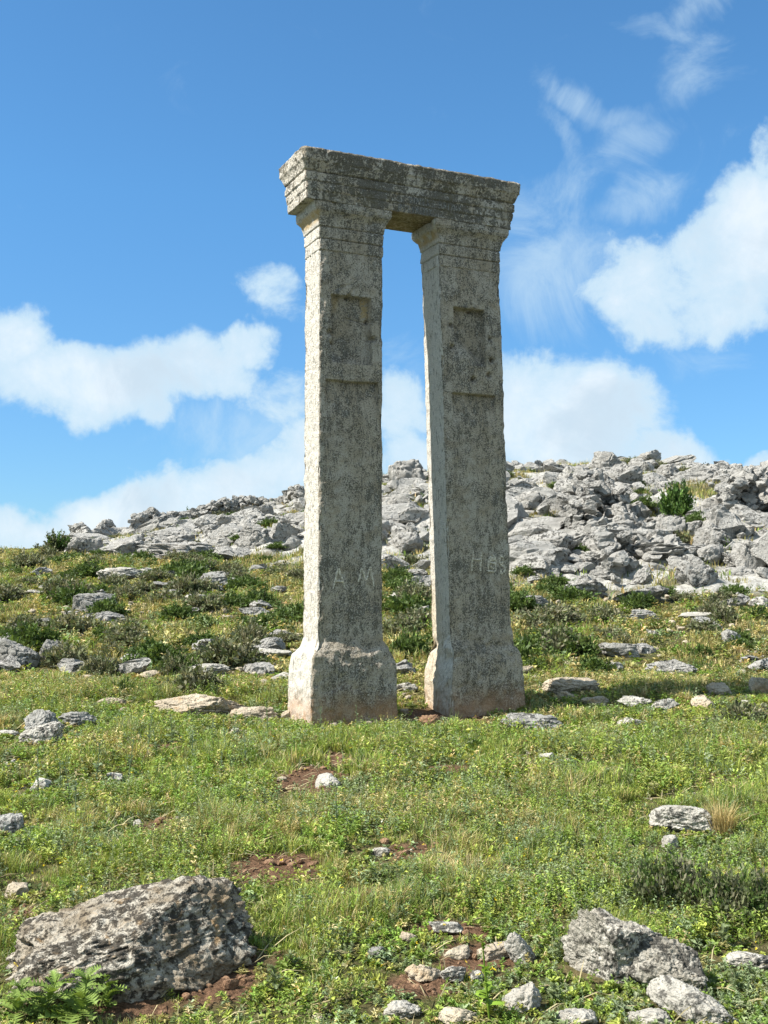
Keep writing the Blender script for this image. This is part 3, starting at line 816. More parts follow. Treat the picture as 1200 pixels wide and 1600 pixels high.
def worn_block(rows, prof, ns, nt, disp, seed, r=.03, erode=.02, capz=(0, 0)):
    """a worn rectangular block: prof(z) gives s0,s1,t0,t1; disp(side, s, t, z) pushes the surface inward/outward"""
    e1 = np.linspace(0, 1, ns + 1)[:-1]; e2 = np.linspace(0, 1, nt + 1)[:-1]
    side = np.concatenate([np.zeros(ns), np.ones(nt), np.full(ns, 2), np.full(nt, 3)]).astype(int)
    fr = np.concatenate([e1, e2, e1, e2]); m = len(fr)
    Vs = []
    Z = np.repeat(rows, m); SD = np.tile(side, len(rows)); FR = np.tile(fr, len(rows))
    s0, s1, t0, t1 = [np.repeat(v, m) for v in prof(rows)]
    s = np.select([SD == 0, SD == 1, SD == 2, SD == 3], [s0 + (s1 - s0) * FR, s1, s1 - (s1 - s0) * FR, s0])
    t = np.select([SD == 0, SD == 1, SD == 2, SD == 3], [t0, t0 + (t1 - t0) * FR, t1, t1 - (t1 - t0) * FR])
    wid = np.where(SD % 2 == 0, s1 - s0, t1 - t0)
    ed = np.minimum(FR, 1 - FR) * wid
    nx = np.select([SD == 0, SD == 1, SD == 2, SD == 3], [0., 1., 0., -1.]); ny = np.select([SD == 0, SD == 1, SD == 2, SD == 3], [-1., 0., 1., 0.])
    q = np.stack([s, t, Z], 1) + seed * 3.7
    en = np.clip(.55 + .9 * fbm(q * 5, 4, seed), 0, 2)
    rr = r * (.5 + en)
    d = -rr * .42 * np.clip(1 - ed / rr, 0, 1) ** 2                                  # rounded arrises
    d = d - erode * sstep(.09, 0, ed) * np.clip(fbm(q * np.array([6, 6, 4.]), 4, seed + 2) * 2 + .1, 0, 1)   # chipped arrises
    corner = ed < 1e-6
    nx2 = np.where(corner, np.where(s > (s0 + s1) / 2, .707, -.707), nx); ny2 = np.where(corner, np.where(t > (t0 + t1) / 2, .707, -.707), ny)
    d = d + .007 * fbm(q * 2.2, 3, seed + 4) + .006 * fbm(q * 11, 3, seed + 5) + .003 * fbm(q * 38, 2, seed + 6)
    d = d + disp(SD, s, t, Z, ed)
    V = np.stack([s + nx2 * d, t + ny2 * d, Z], 1)
    nR = len(rows)
    V = np.concatenate([V, [[V[:m, 0].mean(), V[:m, 1].mean(), rows[0] + capz[0]]], [[V[-m:, 0].mean(), V[-m:, 1].mean(), rows[-1] + capz[1]]]])
    i = (np.arange(nR - 1)[:, None] * m + np.arange(m)[None]).ravel(); j = (np.arange(nR - 1)[:, None] * m + (np.arange(m)[None] + 1) % m).ravel()
    quads = np.stack([i, j, j + m, i + m], 1)
    a = np.arange(m); b = (a + 1) % m
    t1_ = np.stack([b, a, np.full(m, nR * m)], 1); t2_ = np.stack([(nR - 1) * m + a, (nR - 1) * m + b, np.full(m, nR * m + 1)], 1)
    return V, [quads, np.concatenate([t1_, t2_])], SD


def rect(s, z, a, b, c, d, soft=.006):
    return sstep(a - soft, a + soft, s) * sstep(b + soft, b - soft, s) * sstep(c - soft, c + soft, z) * sstep(d + soft, d - soft, z)


def line_cut(s, z, x0, z0, x1, z1, w):
    dx, dz = x1 - x0, z1 - z0
    t = np.clip(((s - x0) * dx + (z - z0) * dz) / (dx * dx + dz * dz), 0, 1)
    return np.exp(-(((s - x0 - t * dx) ** 2 + (z - z0 - t * dz) ** 2) / w ** 2))


def shaft_disp_one(SD, s, t, z, ed):
    f = (SD == 0)
    wob = .012 * vnoise(np.stack([z * 6, s * 3, 0 * z], 1), 3)
    d = -.10 * rect(s + wob, z, .16, .67, 4.13, 4.93, .004) * (1 - .6 * sstep(4.25, 4.13, z) * sstep(.35, .2, s))
    d = d - .055 * rect(s, z + wob, .09, .76, 3.30, 3.91, .005) * sstep(3.4, 3.9, z)
    d = d - .012 * line_cut(s, z, .20, 4.99, .40, 5.07, .012) - .014 * line_cut(s, z, .40, 4.93, .44, 5.02, .02)
    d = d - .015 * line_cut(s, z, .36, 4.68, .62, 4.65, .009)
    for (a, b, w) in ((.66, 4.66, .026), (.70, 4.44, .03), (.14, 4.47, .035), (.17, 4.35, .03), (.38, 4.93, .02)):
        d = d - .07 * np.exp(-(((s - a) ** 2 + (z - b) ** 2) / w ** 2))
    d = np.where(f, d, 0)
    l = (SD == 3)                                                                   # the sunlit end face is deeply rain-pitted
    q = np.stack([t * 22, s, z * 7], 1)
    return d + np.where(l, -.016 * np.clip(fbm(q, 4, 15) * 1.6, 0, 1) + .008 * fbm(q * 2.4, 2, 16), 0)


def shaft_disp_two(SD, s, t, z, ed):
    f = (SD == 0)
    d = -.11 * rect(s, z, .19, .62, 4.25, 4.95, .004) * np.clip(sstep(4.30, 4.62, z) + sstep(.3, .62, s), 0, 1) * sstep(4.2, 4.5, z + .35 * (s - .19))
    d = d - .055 * rect(s, z, .14, .74, 3.30, 3.88, .005) * sstep(3.4, 3.87, z)
    for (a, b, w) in ((.15, 4.72, .025), (.16, 4.45, .028), (.70, 4.60, .02), (.71, 4.33, .026), (.665, 4.14, .03), (.44, 4.07, .032), (.46, 4.94, .02)):
        d = d - .08 * np.exp(-(((s - a) ** 2 + (z - b) ** 2) / w ** 2))
    d = np.where(f, d, 0)
    d = d - np.where(SD == 1, .05 * np.exp(-((z - 1.05) / .25) ** 2) - .012 * vnoise(np.stack([z * 7, s, t], 1), 8), 0)   # worn hollow on the outer side
    l = (SD == 3)
    return d + np.where(l, -.03 * sstep(4.2, 5.0, z) * sstep(.15, .3, t) * 0 - .012 * np.clip(fbm(np.stack([t * 9, s, z * 2.0], 1), 3, 25) * 1.6, 0, 1), 0)


def surface_of(V, SD_front):
    P_ = V[SD_front]
    def f(s, z):
        d = (P_[:, 0] - s) ** 2 + (P_[:, 2] - z) ** 2
        k = np.argpartition(d, 3)[:3]
        return float(P_[k, 1].mean())
    return f


def strokes(name, segs, zfun, width, mat, parent, raise_=.004):
    """thin irregular strokes lying on a column's front face: segs of (s0,z0,s1,z1)"""
    V, F = [], []
    for (a, b, c, d_) in segs:
        n = 8
        for k in range(n + 1):
            u = k / n; s = a + (c - a) * u; z = b + (d_ - b) * u
            dx, dz = c - a, d_ - b; L = math.hypot(dx, dz); px, pz = -dz / L, dx / L
            w = width * (.6 + .6 * rng.uniform()) * .5; jx = rng.normal(0, .003)
            y = zfun(s, z) - raise_
            V += [(s + px * w + jx, y, z + pz * w), (s - px * w + jx, y, z - pz * w), (s + px * w * .8 + jx, y + .02, z + pz * w * .8), (s - px * w * .8 + jx, y + .02, z - pz * w * .8)]
            if k < n:
                o = len(V) - 4
                F += [(o, o + 4, o + 5, o + 1), (o, o + 2, o + 6, o + 4), (o + 1, o + 5, o + 7, o + 3)]
    me = mesh_np(name, np.array(V), np.array(F, np.int32))
    return put(name, me, mat, parent)


def column(name, s_off, lean, label, shaft_disp, seed, taper, letters):
    ox, oy = mono(s_off, 0)
    gz0 = float(terr(np.array([ox + .3]), np.array([oy]))[0])
    root = bpy.data.objects.new(name, None); COL.objects.link(root)
    root.location = (ox, oy, 0); root.rotation_euler = (0, 0, YAW)
    tag(root, label, 'column')
    SW, TD = (.82 if s_off == 0 else .87), .49
    # --- one monolith, parted into base and shaft along a row of shared points
    rows = np.concatenate([np.arange(-.35, .86, .015), np.arange(.862, 3.8, .0125), np.arange(3.8, 5.45, .009), [5.452]])
    cut = int(np.argmin(np.abs(rows - .86)))
    two = s_off != 0
    def pr(z):
        k = np.clip((z - .85) / 4.6, 0, 1); zl = lean * np.maximum(z - .85, 0)
        o = np.interp(z, [-.35, .0, .5, .60, .70, .76, .80, .86, .95], [.155, .14, .128, .12, .10, .07, .035, .008, 0])
        og = np.interp(z, [-.35, .0, .35, .6, .85, 1.15, 1.3], [.12, .12, .11, .075, .03, -.005, 0]) if two else o
        ol = np.interp(z, [-.35, .0, .40, .52, .60, .66], [.06, .055, .05, .035, .01, 0]) if two else o
        wob = .012 * vnoise(np.stack([z * 1.3, 0 * z, 0 * z], 1), seed) * (z > 1)
        return 0 - ol + zl, SW + zl + og + wob, 0 - o, TD + o
    def bd(SD, s, t, z, ed):
        q = np.stack([s, t, z], 1) + seed
        low = sstep(.95, .7, z)
        d = low * (-.03 * np.clip(fbm(q * 4, 3, seed + 30) * 1.8, 0, 1) + .014 * fbm(q * 8, 3, seed + 31))
        d = d - .05 * np.exp(-((z - .80) / .10) ** 2) * np.clip(fbm(q * 3.2, 3, seed + 33) * 2.2, -.5, 1)      # broken shoulder
        if two: d = d - np.where(SD == 9, .11 * sstep(.13, .04, z + .04 * vnoise(q * 3, 5)), 0)                  # undercut foot
        return d + np.where(z > .9, shaft_disp(SD, s - lean * (z - .85), t, z, ed), 0)
    V, F, SD = worn_block(rows, pr, 104, 52, bd, seed + 2, .032, .028)
    m = 2 * (104 + 52)
    st = 1.0 * sstep(.40, .0, V[:, 2] + .12 * fbm(V * 4, 3, seed))
    och = np.zeros(len(V))
    if not two:
        och = np.maximum(rect(V[:, 0], V[:, 2], .56, .66, 4.70, 4.92, .02), .7 * rect(V[:, 0], V[:, 2], .17, .27, 4.78, 4.92, .03)) * (V[:, 1] < .1)
    else:
        och = .5 * sstep(1.9, 1.2, V[:, 2]) * (V[:, 0] < .1 + lean) * sstep(.1, .4, V[:, 1])
    Q, Tc = F
    sunw = np.zeros(len(V)); sunw[:len(SD)] = SD == 3
    lowq = Q.min(1) < cut * m
    nR = len(rows); front = np.zeros(len(V), bool); front[:nR * m] = SD == 0
    def piece(nm, quads, tri):
        used = np.unique(np.concatenate([quads.ravel(), tri.ravel()])); mp = np.full(len(V), -1); mp[used] = np.arange(len(used))
        return put(nm, mesh_np(nm, V[used], [mp[quads], mp[tri]], True, {'stain': st[used], 'ochre': och[used], 'sun_side': sunw[used]}), M_COL, root)
    bot = Tc[(Tc == nR * m).any(1)]; topc = Tc[(Tc == nR * m + 1).any(1)]
    piece('base', Q[lowq], bot)
    sh = piece('shaft', Q[~lowq], topc)
    if letters: strokes('lettering', letters, surface_of(V, front), .028, M_SCR, sh, .009)
    # --- capital: two flat bands, a hollow moulding and a slab
    rows = np.concatenate([np.arange(0, .135, .011), [.136, .139, .142], np.arange(.15, .28, .011), [.281, .284], np.arange(.29, .56, .01), [.562]])
    zo = np.array([0, .004, .134, .139, .144, .276, .282, .288, .34, .40, .44, .462, .47, .475, .55, .562])
    oo = np.array([.002, .008, .008, -.018, .012, .012, -.004, .018, .024, .040, .068, .092, .086, .098, .10, .09])
    lx = lean * 4.6 + taper[0]; rx = lean * 4.6 - taper[1]
    def pr3(z):
        o = np.interp(z, zo, oo)
        return lx - o, SW + rx + o * .8, 0 - o, TD + o
    def cd(SD, s, t, z, ed):
        q = np.stack([s, t, z], 1) + seed * 2.2
        brk = sstep(.30, .45, z) * np.clip(fbm(q * 4.5, 3, seed + 40) * 2.2 - .2, 0, 1)
        return -.035 * brk
    V, F, SD = worn_block(rows, pr3, 76, 48, cd, seed + 3, .025, .03)
    och = sstep(.30, .36, V[:, 2]) * sstep(.47, .43, V[:, 2]) * sstep(.0, .03, -(V[:, 0] - lx)) * sstep(.25, .5, .5 + fbm(V * 5, 3, seed)) 
    cp = put('capital', mesh_np('capital', V, F, True, {'stain': 0 * och, 'ochre': och, 'sun_side': np.append((SD == 3) * 1.0, [0, 0])}), M_COL, root, loc=(0, 0, 5.447))
    return root


A_M = [(.185, 1.47, .25, 1.71), (.25, 1.71, .335, 1.48), (.20, 1.555, .315, 1.555), (.50, 1.55, .545, 1.71), (.545, 1.71, .60, 1.57), (.60, 1.57, .655, 1.73), (.655, 1.73, .70, 1.50)]
sh2 = .0
H_B = [(.30, 1.70, .315, 1.95), (.42, 1.70, .435, 1.93), (.31, 1.84, .43, 1.84),
       (.53, 1.70, .54, 1.84), (.54, 1.84, .585, 1.90), (.585, 1.90, .635, 1.88), (.635, 1.88, .635, 1.70), (.53, 1.70, .635, 1.695), (.545, 1.80, .63, 1.80), (.56, 1.76, .61, 1.73), (.55, 1.83, .63, 1.85), (.56, 1.86, .62, 1.865),
       (.69, 1.80, .70, 1.89), (.70, 1.89, .745, 1.87), (.745, 1.87, .74, 1.81), (.74, 1.81, .70, 1.79), (.70, 1.79, .765, 1.75), (.765, 1.75, .755, 1.68), (.755, 1.68, .71, 1.67), (.71, 1.67, .71, 1.72)]
column('stone_column', 0.0, 0.0, 'left weathered square stone column with the bright sunlit side face and letters A M', shaft_disp_one, 2, (0, 0), A_M)
column('stone_column', 1.71, -.029, 'right weathered square stone column leaning slightly left with letters H and B', shaft_disp_two, 6, (0, 0), H_B)
for sx, tx in ((.4, .24), (2.0, .24)):
    mx_, my_ = mono(sx, tx); FOOT.append((mx_, my_, .50, .34, YAW))

# lintel
root = bpy.data.objects.new('stone_lintel', None); COL.objects.link(root)
lx_, ly_ = mono(0, 0); root.location = (lx_, ly_, 6.005); root.rotation_euler = (0, 0, YAW)
tag(root, 'long moulded stone lintel with worn inscription lines lying across both columns', 'lintel')


def lin_disp(SD, s, t, z, ed):
    q = np.stack([s, t, z], 1) * 1.0
    brk = np.clip(fbm(q * np.array([2.2, 2.2, 5]), 4, 71) * 2 - .25, 0, 1)
    d = -.022 * brk * sstep(.2, .5, z) - .012 * np.clip(fbm(q * 10, 3, 72) * 2, 0, 1)
    d = d - np.where(SD == 1, .13 * sstep(.17, .0, z) + .10 * sstep(.46, .62, z), 0)      # broken right end
    return d


rows = np.concatenate([np.arange(0, .33, .009), np.arange(.33, .60, .009)])
zo = np.array([0, .098, .104, .110, .205, .212, .218, .315, .325, .335, .40, .435, .445, .57, .575, .60])
oo = np.array([0, .002, -.020, .012, .014, -.010, .026, .026, .002, .034, .055, .07, .082, .088, .08, .06])


def prl(z):
    o = np.interp(z, zo, oo)
    return -.21 - o, 2.575 + o, -.105 - o, .555 + o


V, F, SD = worn_block(rows, prl, 230, 52, lin_disp, 9, .03, .035, (0, .01))
topw = sstep(.50, .60, V[:, 2]); V[:, 2] += topw * .014 * fbm(V * np.array([7, 7, 0]), 4, 81)
split = int(np.argmin(np.abs(rows - .33))); m_per = 2 * (230 + 52)
och = (V[:, 2] < .004) * .3 * (V[:, 0] > .7) * (V[:, 0] < 1.7)
LFRONT = np.zeros(len(V), bool); LFRONT[:len(SD)] = SD == 0; LSURF = surface_of(V, LFRONT)
put('beam', mesh_np('beam', V, F, True, {'stain': 0 * och, 'ochre': och, 'sun_side': np.append((SD == 3) * .7, [0, 0])}), M_LIN, root)
# worn inscription: rows of weathered strokes on the two lower bands of the right half
GL = {'I': [(0, 0, 0, 1)], 'N': [(0, 0, 0, 1), (0, 1, .6, 0), (.6, 0, .6, 1)], 'V': [(0, 1, .3, 0), (.3, 0, .6, 1)], 'S': [(.55, .9, .1, .85), (.1, .85, .1, .55), (.1, .55, .5, .45), (.5, .45, .5, .1), (.5, .1, .05, .05)],
      'T': [(.3, 0, .3, 1), (0, 1, .6, 1)], 'H': [(0, 0, 0, 1), (.55, 0, .55, 1), (0, .5, .55, .5)], 'X': [(0, 0, .6, 1), (0, 1, .6, 0)]}


def inscription(text, s, z, hgt, face, adv=.062):
    segs = []
    for chh in text:
        if chh != ' ':
            for (a, b, c, d_) in GL[chh]: segs.append((s + a * hgt * .62, z + b * hgt, s + c * hgt * .62, z + d_ * hgt))
        s += adv * (.45 if chh == 'I' else .95)
    strokes('lettering', segs, LSURF, .012, M_INS, bpy.data.objects['beam'], .006)


inscription('SINIVS  IINTINV', 1.12, .117, .075, -.05 - .018)
inscription('HSTVNIVIX', .98, .012, .075, -.05 + .004)

# ------------------------------------------------------------------ plants
def jit(n, s): return rng.normal(0, s, n)


PALETTE = {k_: tuple(1.46 * (.93 * q_ + .07 * (.3 * v_[0] + .6 * v_[1] + .1 * v_[2])) for q_ in v_) for k_, v_ in {'fresh': (.125, .19, .025), 'lime': (.21, .25, .04), 'olive': (.17, .165, .055), 'straw': (.42, .35, .17), 'blue': (.15, .19, .09), 'gold': (.27, .225, .08), 'dark': (.07, .10, .03)}.items()}


def pal(weights, n):
    """random colour per plant from weights (n, k) over names"""
    names, wts = zip(*weights)
    Wm = np.stack([np.broadcast_to(w, n) for w in wts], 1).astype(float); Wm = np.maximum(Wm, 1e-6)
    cs = np.cumsum(Wm / Wm.sum(1, keepdims=True), 1)
    k = (rng.uniform(0, 1, n)[:, None] > cs).sum(1).clip(0, len(names) - 1)
    c = np.array([PALETTE[x] for x in names])[k]
    return c * rng.uniform(.75, 1.25, n)[:, None] * rng.uniform(.92, 1.08, (n, 3))


def cull(x, y):
    keep = np.ones(len(x), bool)
    for (cx, cy, rx, ry, a) in FOOT:
        dx, dy = x - cx, y - cy
        m = (np.abs(dx) < rx + ry) & (np.abs(dy) < rx + ry)
        if not m.any(): continue
        ca, sa = math.cos(a), math.sin(a)
        u = (dx * ca + dy * sa) / rx; v = (-dx * sa + dy * ca) / ry
        keep &= ~(m & (u * u + v * v < 1))
    return keep


def low_near(x, y):
    """plants stay short round stones and column feet"""
    f = np.ones(len(x))
    for (cx, cy, rx, ry, a) in FOOT:
        dx, dy = x - cx, y - cy; g = .10 + .012 * cy
        m = np.nonzero((np.abs(dx) < rx + ry + 3 * g) & (np.abs(dy) < rx + ry + 3 * g))[0]
        if not len(m): continue
        ca, sa = math.cos(a), math.sin(a)
        u = (dx[m] * ca + dy[m] * sa) / (rx + g); v = (-dx[m] * sa + (dy[m] + .5 * g) * ca) / (ry + 1.6 * g)
        f[m] = np.minimum(f[m], .28 + .72 * sstep(.8, 1.5, np.sqrt(u * u + v * v)))
    return f


def blades(P_, hgt, wid, nb, spread, col):
    n = len(P_); M_ = n * nb
    b = np.repeat(P_, nb, 0); h = np.repeat(hgt, nb) * rng.uniform(.45, 1.15, M_); w = np.repeat(wid, nb) * rng.uniform(.7, 1.3, M_)
    c = np.repeat(col, nb, 0) * rng.uniform(.75, 1.25, M_)[:, None]
    phi = rng.uniform(0, 6.283, M_); rr = np.repeat(spread, nb) * np.sqrt(rng.uniform(0, 1, M_))
    b = b + np.stack([np.cos(phi) * rr, np.sin(phi) * rr, 0 * rr], 1)
    ph2 = phi + rng.normal(0, .7, M_); ln = rng.uniform(.1, 1.0, M_)
    dh = np.stack([np.cos(ph2), np.sin(ph2), 0 * ph2], 1)
    tw = ph2 + math.pi / 2 + rng.normal(0, .5, M_); wd = np.stack([np.cos(tw), np.sin(tw), 0 * tw], 1) * (w / 2)[:, None]
    up = np.array([0, 0, 1.0])
    mid = b + dh * (h * .55 * np.sin(ln * .5))[:, None] + up * (h * .58 * np.cos(ln * .5))[:, None]
    tip = b + dh * (h * np.sin(ln) * .95)[:, None] + up * (h * np.cos(ln * .9))[:, None]
    V = np.stack([b - wd, b + wd, mid - wd * .8, mid + wd * .8, tip], 1).reshape(-1, 3)
    o = (np.arange(M_) * 5)[:, None]
    F = np.concatenate([o + [0, 1, 3], o + [0, 3, 2], o + [2, 3, 4]])
    C = np.repeat(c, 5, 0)
    return V, F, C


def sprigs(P_, hgt, ll, nl, col, spread=.45):
    """leafy weeds: leaflets set round a short leaning stem"""
    n = len(P_); M_ = n * nl
    lean = rng.normal(0, .28, (n, 2))
    u = rng.uniform(.1, 1, M_); k = np.repeat(np.arange(n), nl)
    h = hgt[k]; L = ll[k] * rng.uniform(.6, 1.3, M_) * (1.15 - .5 * u)
    ph = rng.uniform(0, 6.283, M_); el_ = rng.uniform(-.2, 1.1, M_)
    b = P_[k] + np.stack([lean[k, 0] * h * u, lean[k, 1] * h * u, h * u], 1)
    d = np.stack([np.cos(ph) * np.cos(el_), np.sin(ph) * np.cos(el_), np.sin(el_)], 1)
    sd = np.stack([-np.sin(ph), np.cos(ph), rng.normal(0, .35, M_)], 1) * (L * rng.uniform(.11, .24, M_))[:, None]
    drop = np.array([0, 0, -1.0]) * (L * .25)[:, None]
    m = b + d * (L * .5)[:, None]
    V = np.stack([b, m + sd, b + d * L[:, None] + drop, m - sd], 1).reshape(-1, 3)
    o = (np.arange(M_) * 4)[:, None]
    F = np.concatenate([o + [0, 1, 2], o + [0, 2, 3]])
    C = np.repeat(col[k] * rng.uniform(.75, 1.3, M_)[:, None], 4, 0)
    return V, F, C


def merge(parts):
    Vs, Fs, Cs, o = [], [], [], 0
    for V, F, C in parts:
        Vs.append(V); Fs.append(F + o); Cs.append(C); o += len(V)
    return np.concatenate(Vs), np.concatenate(Fs), np.concatenate(Cs)


def field(n, y0, y1, pw=1.0, mx=.45, pad=1.2):
    yy = y0 + (y1 - y0) * rng.uniform(0, 1, n) ** pw
    xx = rng.uniform(-1, 1, n) * (mx * yy + pad)
    return xx, yy


def ground_pts(x, y, sink): return np.stack([x, y, terr(x, y) - sink], 1)


def nz(x, y, s, seed, o=3): return fbm(xyz(x * s, y * s), o, seed)


def zone_cols(x, y, n):
    a = nz(x, y, .35, 101); b = nz(x, y, 1.1, 103); far = sstep(12.5, 19, y); dry = sstep(-.02, .30, nz(x, y, .28, 105) + .35 * nz(x, y, 1.3, 106))
    return pal([('fresh', (1.0 * (1 - .75 * far) + .7 * a) * (1 - .7 * dry)), ('lime', (1.0 * (1 - .6 * far) + .8 * b) * (1 - .45 * dry)), ('olive', .35 + .9 * far), ('straw', .12 + .30 * far + .55 * dry), ('blue', .24 + .4 * np.maximum(-b, 0)), ('gold', .15 + .95 * far + .6 * dry), ('dark', .22)], n)


parts = []
for (n, y0, y1, nb, hh, ww) in ((52000, 3.2, 9.5, 10, .085, .0042), (62000, 9.0, 17.0, 9, .11, .007), (66000, 16.0, 40.0, 7, .13, .015)):
    x, y = field(n, y0, y1, .75)
    k = cull(x, y) & (rng.uniform(0, 1, n) > soil_mask(x, y) * 1.05) & (rng.uniform(0, 1, n) > rock_mask(x, y) * .97)
    x, y = x[k], y[k]; n = len(x)
    cl2 = nz(x, y, 1.6, 111) + .6 * nz(x, y, 5, 113)
    h = hh * np.clip(.95 + 2.1 * cl2, .25, 3.0) * low_near(x, y)
    parts.append(blades(ground_pts(x, y, .01), h, np.full(n, ww), nb, np.full(n, .028 if y1 < 18 else .09), zone_cols(x, y, n)))
V, F, C = merge(parts)
tag(put('grass', mesh_np('grass', V, F, False, None, C), M_LEAF), 'short mixed meadow grass over the slope', 'grass', kind='stuff')

parts = []
for (n, y0, y1, nl, hh, ll) in ((30000, 3.2, 9.5, 16, .085, .03), (36000, 9.0, 17.0, 13, .12, .045), (30000, 16.0, 40.0, 9, .15, .10)):
    x, y = field(n, y0, y1, .75)
    cl2 = nz(x, y, 1.2, 121) + .7 * nz(x, y, 3.5, 123)
    k = cull(x, y) & (rng.uniform(0, 1, n) > soil_mask(x, y) * 1.1) & (rng.uniform(0, 1, n) > rock_mask(x, y)) & (rng.uniform(0, 1, n) < .40 + 1.4 * cl2)
    x, y, cl2 = x[k], y[k], cl2[k]; n = len(x)
    h = hh * np.clip(.9 + 1.6 * cl2, .3, 2.8) * low_near(x, y)
    parts.append(sprigs(ground_pts(x, y, .0), h, np.full(n, ll) * rng.uniform(.7, 1.3, n), nl, zone_cols(x, y, n)))
V, F, C = merge(parts)
tag(put('weeds', mesh_np('weeds', V, F, False, None, C), M_LEAF), 'low leafy green weeds mixed through the meadow', 'weeds', kind='stuff')

# distinct clumps of one herb each, standing above the sward
parts = []
for (n, y0, y1, per, nl, hh, ll) in ((1500, 3.2, 10.0, 9, 15, .13, .042), (1500, 9.5, 18, 9, 13, .17, .055), (900, 17, 34, 9, 9, .22, .10)):
    x, y = field(n, y0, y1, .75); k = (nz(x, y, .5, 181) > -.25) & (soil_mask(x, y) < .3) & (rock_mask(x, y) < .3); x, y = x[k], y[k]; n = len(x)
    cc = np.repeat(pal([('fresh', 1.0), ('lime', .9 * (y < 18)), ('blue', .8), ('olive', .3), ('dark', .25)], n), per, 0); rad_ = np.repeat(rng.uniform(.04, .17, n) * (1 + y / 25), per)
    x = np.repeat(x, per) + rad_ * rng.normal(0, .7, n * per); y = np.repeat(y, per) + rad_ * rng.normal(0, .7, n * per)
    k = cull(x, y); x, y, cc = x[k], y[k], cc[k]; n = len(x)
    parts.append(sprigs(ground_pts(x, y, 0), hh * rng.uniform(.5, 1.3, n) * low_near(x, y), ll * rng.uniform(.6, 1.2, n), nl, cc))
for (n, y0, y1, per, nl, hh, ll) in ((1500, 3.2, 9.5, 10, 30, .17, .021), (1300, 9.0, 16, 8, 22, .20, .032)):
    x, y = field(n, y0, y1, .75); k = (nz(x, y, .6, 191) > .0) & (soil_mask(x, y) < .4); x, y = x[k], y[k]; n = len(x)
    cc = np.repeat(pal([('blue', 1.3), ('fresh', .6), ('lime', .3), ('gold', .15)], n), per, 0); rad_ = np.repeat(rng.uniform(.05, .16, n), per)
    x = np.repeat(x, per) + rad_ * rng.normal(0, .7, n * per); y = np.repeat(y, per) + rad_ * rng.normal(0, .7, n * per)
    k = cull(x, y); x, y, cc = x[k], y[k], cc[k]; n = len(x)
    parts.append(sprigs(ground_pts(x, y, 0), hh * rng.uniform(.4, 1.3, n) * low_near(x, y), ll * rng.uniform(.7, 1.3, n), nl, cc))
V, F, C = merge(parts)
tag(put('herb_clumps', mesh_np('herb_clumps', V, F, False, None, C), M_LEAF), 'leafy clumps of meadow herbs standing above the grass', 'weeds', kind='stuff')

# grass between the hillside rocks and along the crest
x = rng.uniform(-26, 34, 90000); y = rng.uniform(24, 66, 90000)
gpz = nz(x, y, .3, 131) + .5 * nz(x, y, 1.0, 133)
crest = np.exp(-((y - 60) / 3.0) ** 2)
k = (rock_mask(x, y) > .25) & (rng.uniform(0, 1, len(x)) < np.clip(.03 + .5 * gpz, 0, 1) + .95 * pocket(x, y) + .35 * crest) & cull(x, y)
x, y, crest = x[k], y[k], crest[k]; n = len(x)
col = pal([('olive', .9), ('gold', .8), ('straw', .3 + 1.5 * crest), ('fresh', .5), ('dark', .3)], n)
V, F, C = blades(ground_pts(x, y, .03), .22 * rng.uniform(.6, 1.3, n) * (1 + 1.0 * crest), np.full(n, .025), 8, np.full(n, .16), col)
tag(put('hillside_grass', mesh_np('hillside_grass', V, F, False, None, C), M_LEAF), 'tufts of olive and straw grass between the hillside rocks', 'grass', kind='stuff')

# dry stalks lying about
x, y = field(9000, 3.2, 18.0, .8); k = cull(x, y) & (nz(x, y, .7, 161) > -.12); x, y = x[k], y[k]; n = len(x)
Pl = ground_pts(x, y, -.012); ph = rng.uniform(0, 6.28, n); L = rng.uniform(.05, .22, n); w = .0025 * np.clip(y / 7, 1, 2)
dv = np.stack([np.cos(ph), np.sin(ph), rng.uniform(-.05, .45, n)], 1) * L[:, None]; sd = np.stack([-np.sin(ph), np.cos(ph), .4 + 0 * ph], 1) * w[:, None]
bow = np.array([0, 0, 1.0]) * (L * rng.uniform(0, .18, n))[:, None]
V = np.stack([Pl - sd, Pl + sd, Pl + dv * .5 + bow - sd, Pl + dv * .5 + bow + sd, Pl + dv], 1).reshape(-1, 3); o = (np.arange(n) * 5)[:, None]
F = np.concatenate([o + [0, 1, 3], o + [0, 3, 2], o + [2, 3, 4]])
C = np.repeat(np.array([[.46, .39, .22]]) * rng.uniform(.5, 1.2, n)[:, None], 5, 0)
tag(put('dry_grass', mesh_np('dry_grass', V, F, False, None, C), M_LEAF), 'dry straw stalks lying across the meadow', 'dry grass', kind='stuff')

# yellow and white meadow flowers
x, y = field(900, 3.4, 15.0, .8); k = cull(x, y) & (nz(x, y, .8, 141) > -.05); x, y = x[k], y[k]; n = len(x)
col = np.where(rng.uniform(0, 1, n)[:, None] < .8, np.array([[.75, .58, .03]]), np.array([[.7, .7, .62]])) * rng.uniform(.8, 1.1, n)[:, None]
Pf = ground_pts(x, y, 0); Pf[:, 2] += rng.uniform(.05, .15, n)
V, F, C = sprigs(Pf, np.full(n, .008), np.full(n, .017), 6, col)
tag(put('wildflowers', mesh_np('wildflowers', V, F, False, None, C), M_LEAF), 'tiny yellow and white wildflowers dotted in the meadow', 'wildflowers', kind='stuff')

